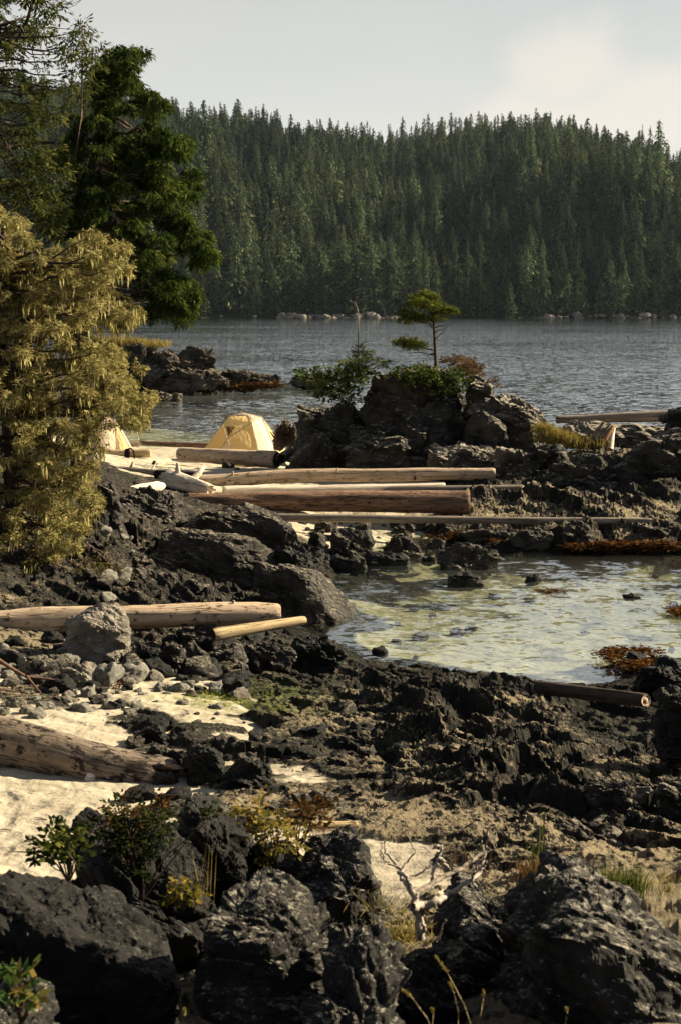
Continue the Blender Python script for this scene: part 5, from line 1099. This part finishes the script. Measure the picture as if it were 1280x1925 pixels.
blades('grass_tuft', 'fine pale stalks in front of the black rock, above the yellow sprig', 'grass', [P(u, v, 5.6) for u, v in ((370, 1700), (378, 1698))], M_GRASSY, .26, .0012, 5, .02, .2, seed=28)
def seedheads():
    for i, (b, t_) in enumerate((((895, 1960), (820, 1800)), ((860, 1950), (845, 1850)), ((820, 1960), (758, 1862)), ((888, 1945), (908, 1865)), ((800, 1960), (812, 1900)), ((1050, 1950), (1064, 1898)), ((330, 1960), (348, 1900)))):
        Y = 4.15; e = empty('grass_stalk', P(*b, Y)); tag(e, ['bent straw stalk with the tallest seed head at the bottom edge', 'straw stalk with a short seed head, second in the clump at the bottom', 'straw stalk leaning left with a seed head at the bottom edge', 'straw stalk leaning right out of the clump at the bottom edge', 'small straw stalk low in the middle of the clump at the bottom', 'single straw stalk in front of the lichen-spotted rock', 'faint single stalk in front of the dark crested rock'][i], 'grass')
        A, B = np.array(P(*b, Y)), np.array(P(*t_, Y)); q = np.array([A, A * .6 + B * .4 + [.01, 0, .01], A * .2 + B * .8 + [.006, 0, .008], B]); sub_tubes('stalk', [(q, [.0012, .001, .0008, .0005])], M_WYEL, e, 4, 0)
        r = np.random.default_rng(i); n = 60; t = r.random(n)[:, None]; d0 = unit(B - q[2]); p = q[2] + (B - q[2]) * t - np.array(e.location[:])
        mobj('seed_head', leaf_mesh('s', p, d0 * 1.4 + r.normal(size=(n, 3)) * .5, .011, .0016, M_GRASSY), e)
seedheads()

chips()
# bleached branch
def dead_branch():
    Y = 6.0; e = empty('dead_branch', P(780, 1760, Y)); tag(e, 'bleached forked dead branch lying between the foreground rocks', 'branch')
    L, K = [], []
    def b(pts, r0, r1, Z=K):
        q = [P(u, v, Y + dy) for u, v, dy in pts]; c = np.array([tuple(x) for x in q]); t = np.linspace(0, len(q) - 1, len(q) * 4); c2 = np.stack([np.interp(t, np.arange(len(q)), c[:, k]) for k in range(3)], 1)
        c2[1:-1] += np.random.default_rng(len(Z)).normal(size=(len(t) - 2, 3)) * .0035; Z.append((c2, np.linspace(px(r0, Y), px(r1, Y), len(t))))
    b([(790, 1765, 0), (782, 1700, 0), (776, 1680, 0), (762, 1650, .02), (748, 1640, .05)], 9, 4)
    b([(782, 1690, 0), (770, 1672, 0), (757, 1652, .1), (745, 1625, .15), (722, 1600, .2), (724, 1580, .2)], 6, 1.5)
    b([(780, 1682, 0), (820, 1655, .1), (870, 1630, .2), (905, 1605, .3), (915, 1590, .3), (918, 1555, .3)], 6, 2, L)
    b([(775, 1705, -.05), (800, 1702, 0), (820, 1695, 0), (840, 1683, .1), (880, 1660, .1), (905, 1635, .2), (915, 1622, .2)], 9, 3)
    b([(785, 1730, 0), (792, 1715, 0), (800, 1702, 0)], 6, 7)
    b([(812, 1660, .1), (815, 1630, .1), (825, 1610, .1), (830, 1590, .1), (815, 1588, .1)], 4.5, 1.5)
    b([(825, 1612, .1), (835, 1620, .12), (845, 1635, .15)], 3, 2)
    b([(752, 1645, .05), (760, 1625, .08), (778, 1608, .1), (775, 1590, .1), (762, 1565, .1)], 2.5, 1, L)
    b([(765, 1655, 0), (790, 1642, .05), (805, 1630, .05), (812, 1622, .05)], 2.5, 1, L)
    b([(745, 1630, .1), (722, 1618, .12), (715, 1600, .1), (718, 1612, .1)], 2, 1, L)
    b([(885, 1655, .1), (893, 1635, .1), (900, 1620, .1)], 4, 2); b([(905, 1632, .2), (912, 1605, .25), (905, 1580, .3)], 3, 1); b([(788, 1765, 0), (796, 1745, -.05), (790, 1722, 0)], 5, 3)
    b([(820, 1770, -.1), (835, 1735, -.1), (840, 1730, -.1)], 2, 1.5)
    sub_tubes('limb', K, M_TWIG, e, 8, .1); sub_tubes('twigs', L, M_WGRY, e, 6, .1)
dead_branch()
def left_twigs():
    Y = 19.0; e = empty('dead_branch', P(-20, 1300, Y)); tag(e, 'reddish bare branch lying across the pebbles behind the huge log', 'branch'); L = []
    for pts, a in (([(-40, 1215), (20, 1255), (50, 1272), (104, 1278)], 5), ([(50, 1270), (70, 1295), (90, 1315)], 3), ([(-30, 1290), (20, 1300), (80, 1310), (150, 1320), (185, 1330)], 4), ([(0, 1300), (40, 1322), (90, 1340)], 3), ([(-20, 1280), (10, 1305), (14, 1325)], 5), ([(20, 1305), (60, 1330), (95, 1335)], 2.5)):
        q = [P(u, v, Y + .1 * k) for k, (u, v) in enumerate(pts)]; L.append((q, np.linspace(px(a, Y), px(a * .4, Y), len(q))))
    sub_tubes('limb', L, M_TWIGR, e, 6, .1)
    e2 = empty('dead_twig', P(310, 1310, 19.5)); tag(e2, 'thin dark twig on the stones next to the green algae patch', 'branch')
    sub_tubes('twig', [([P(300, 1300, 19.6), P(335, 1318, 19.4), P(372, 1340, 19.2)], [.02, .018, .01])], M_TWIGR, e2)
left_twigs()

# ------------------------------------------------------------------ air between here and the far shore
def haze():
    m, t, out = newmat('haze_air'); v = N(t, 'ShaderNodeVolumePrincipled'); v.inputs['Color'].default_value = (.62, .80, 1.0, 1)
    v.inputs['Density'].default_value = .000022; v.inputs['Anisotropy'].default_value = .2; LK(t, v.outputs[0], out.inputs['Volume'])
    bm = bmesh.new(); bmesh.ops.create_cube(bm, size=1); me = bpy.data.meshes.new('haze'); 
    for q in bm.verts: q.co = Vector((q.co.x * 5400, -60 if q.co.y < 0 else 2750, -12 if q.co.z < 0 else 215))
    bm.to_mesh(me); bm.free(); me.materials.append(m); tag(mobj('haze', me), kind='stuff')
haze()
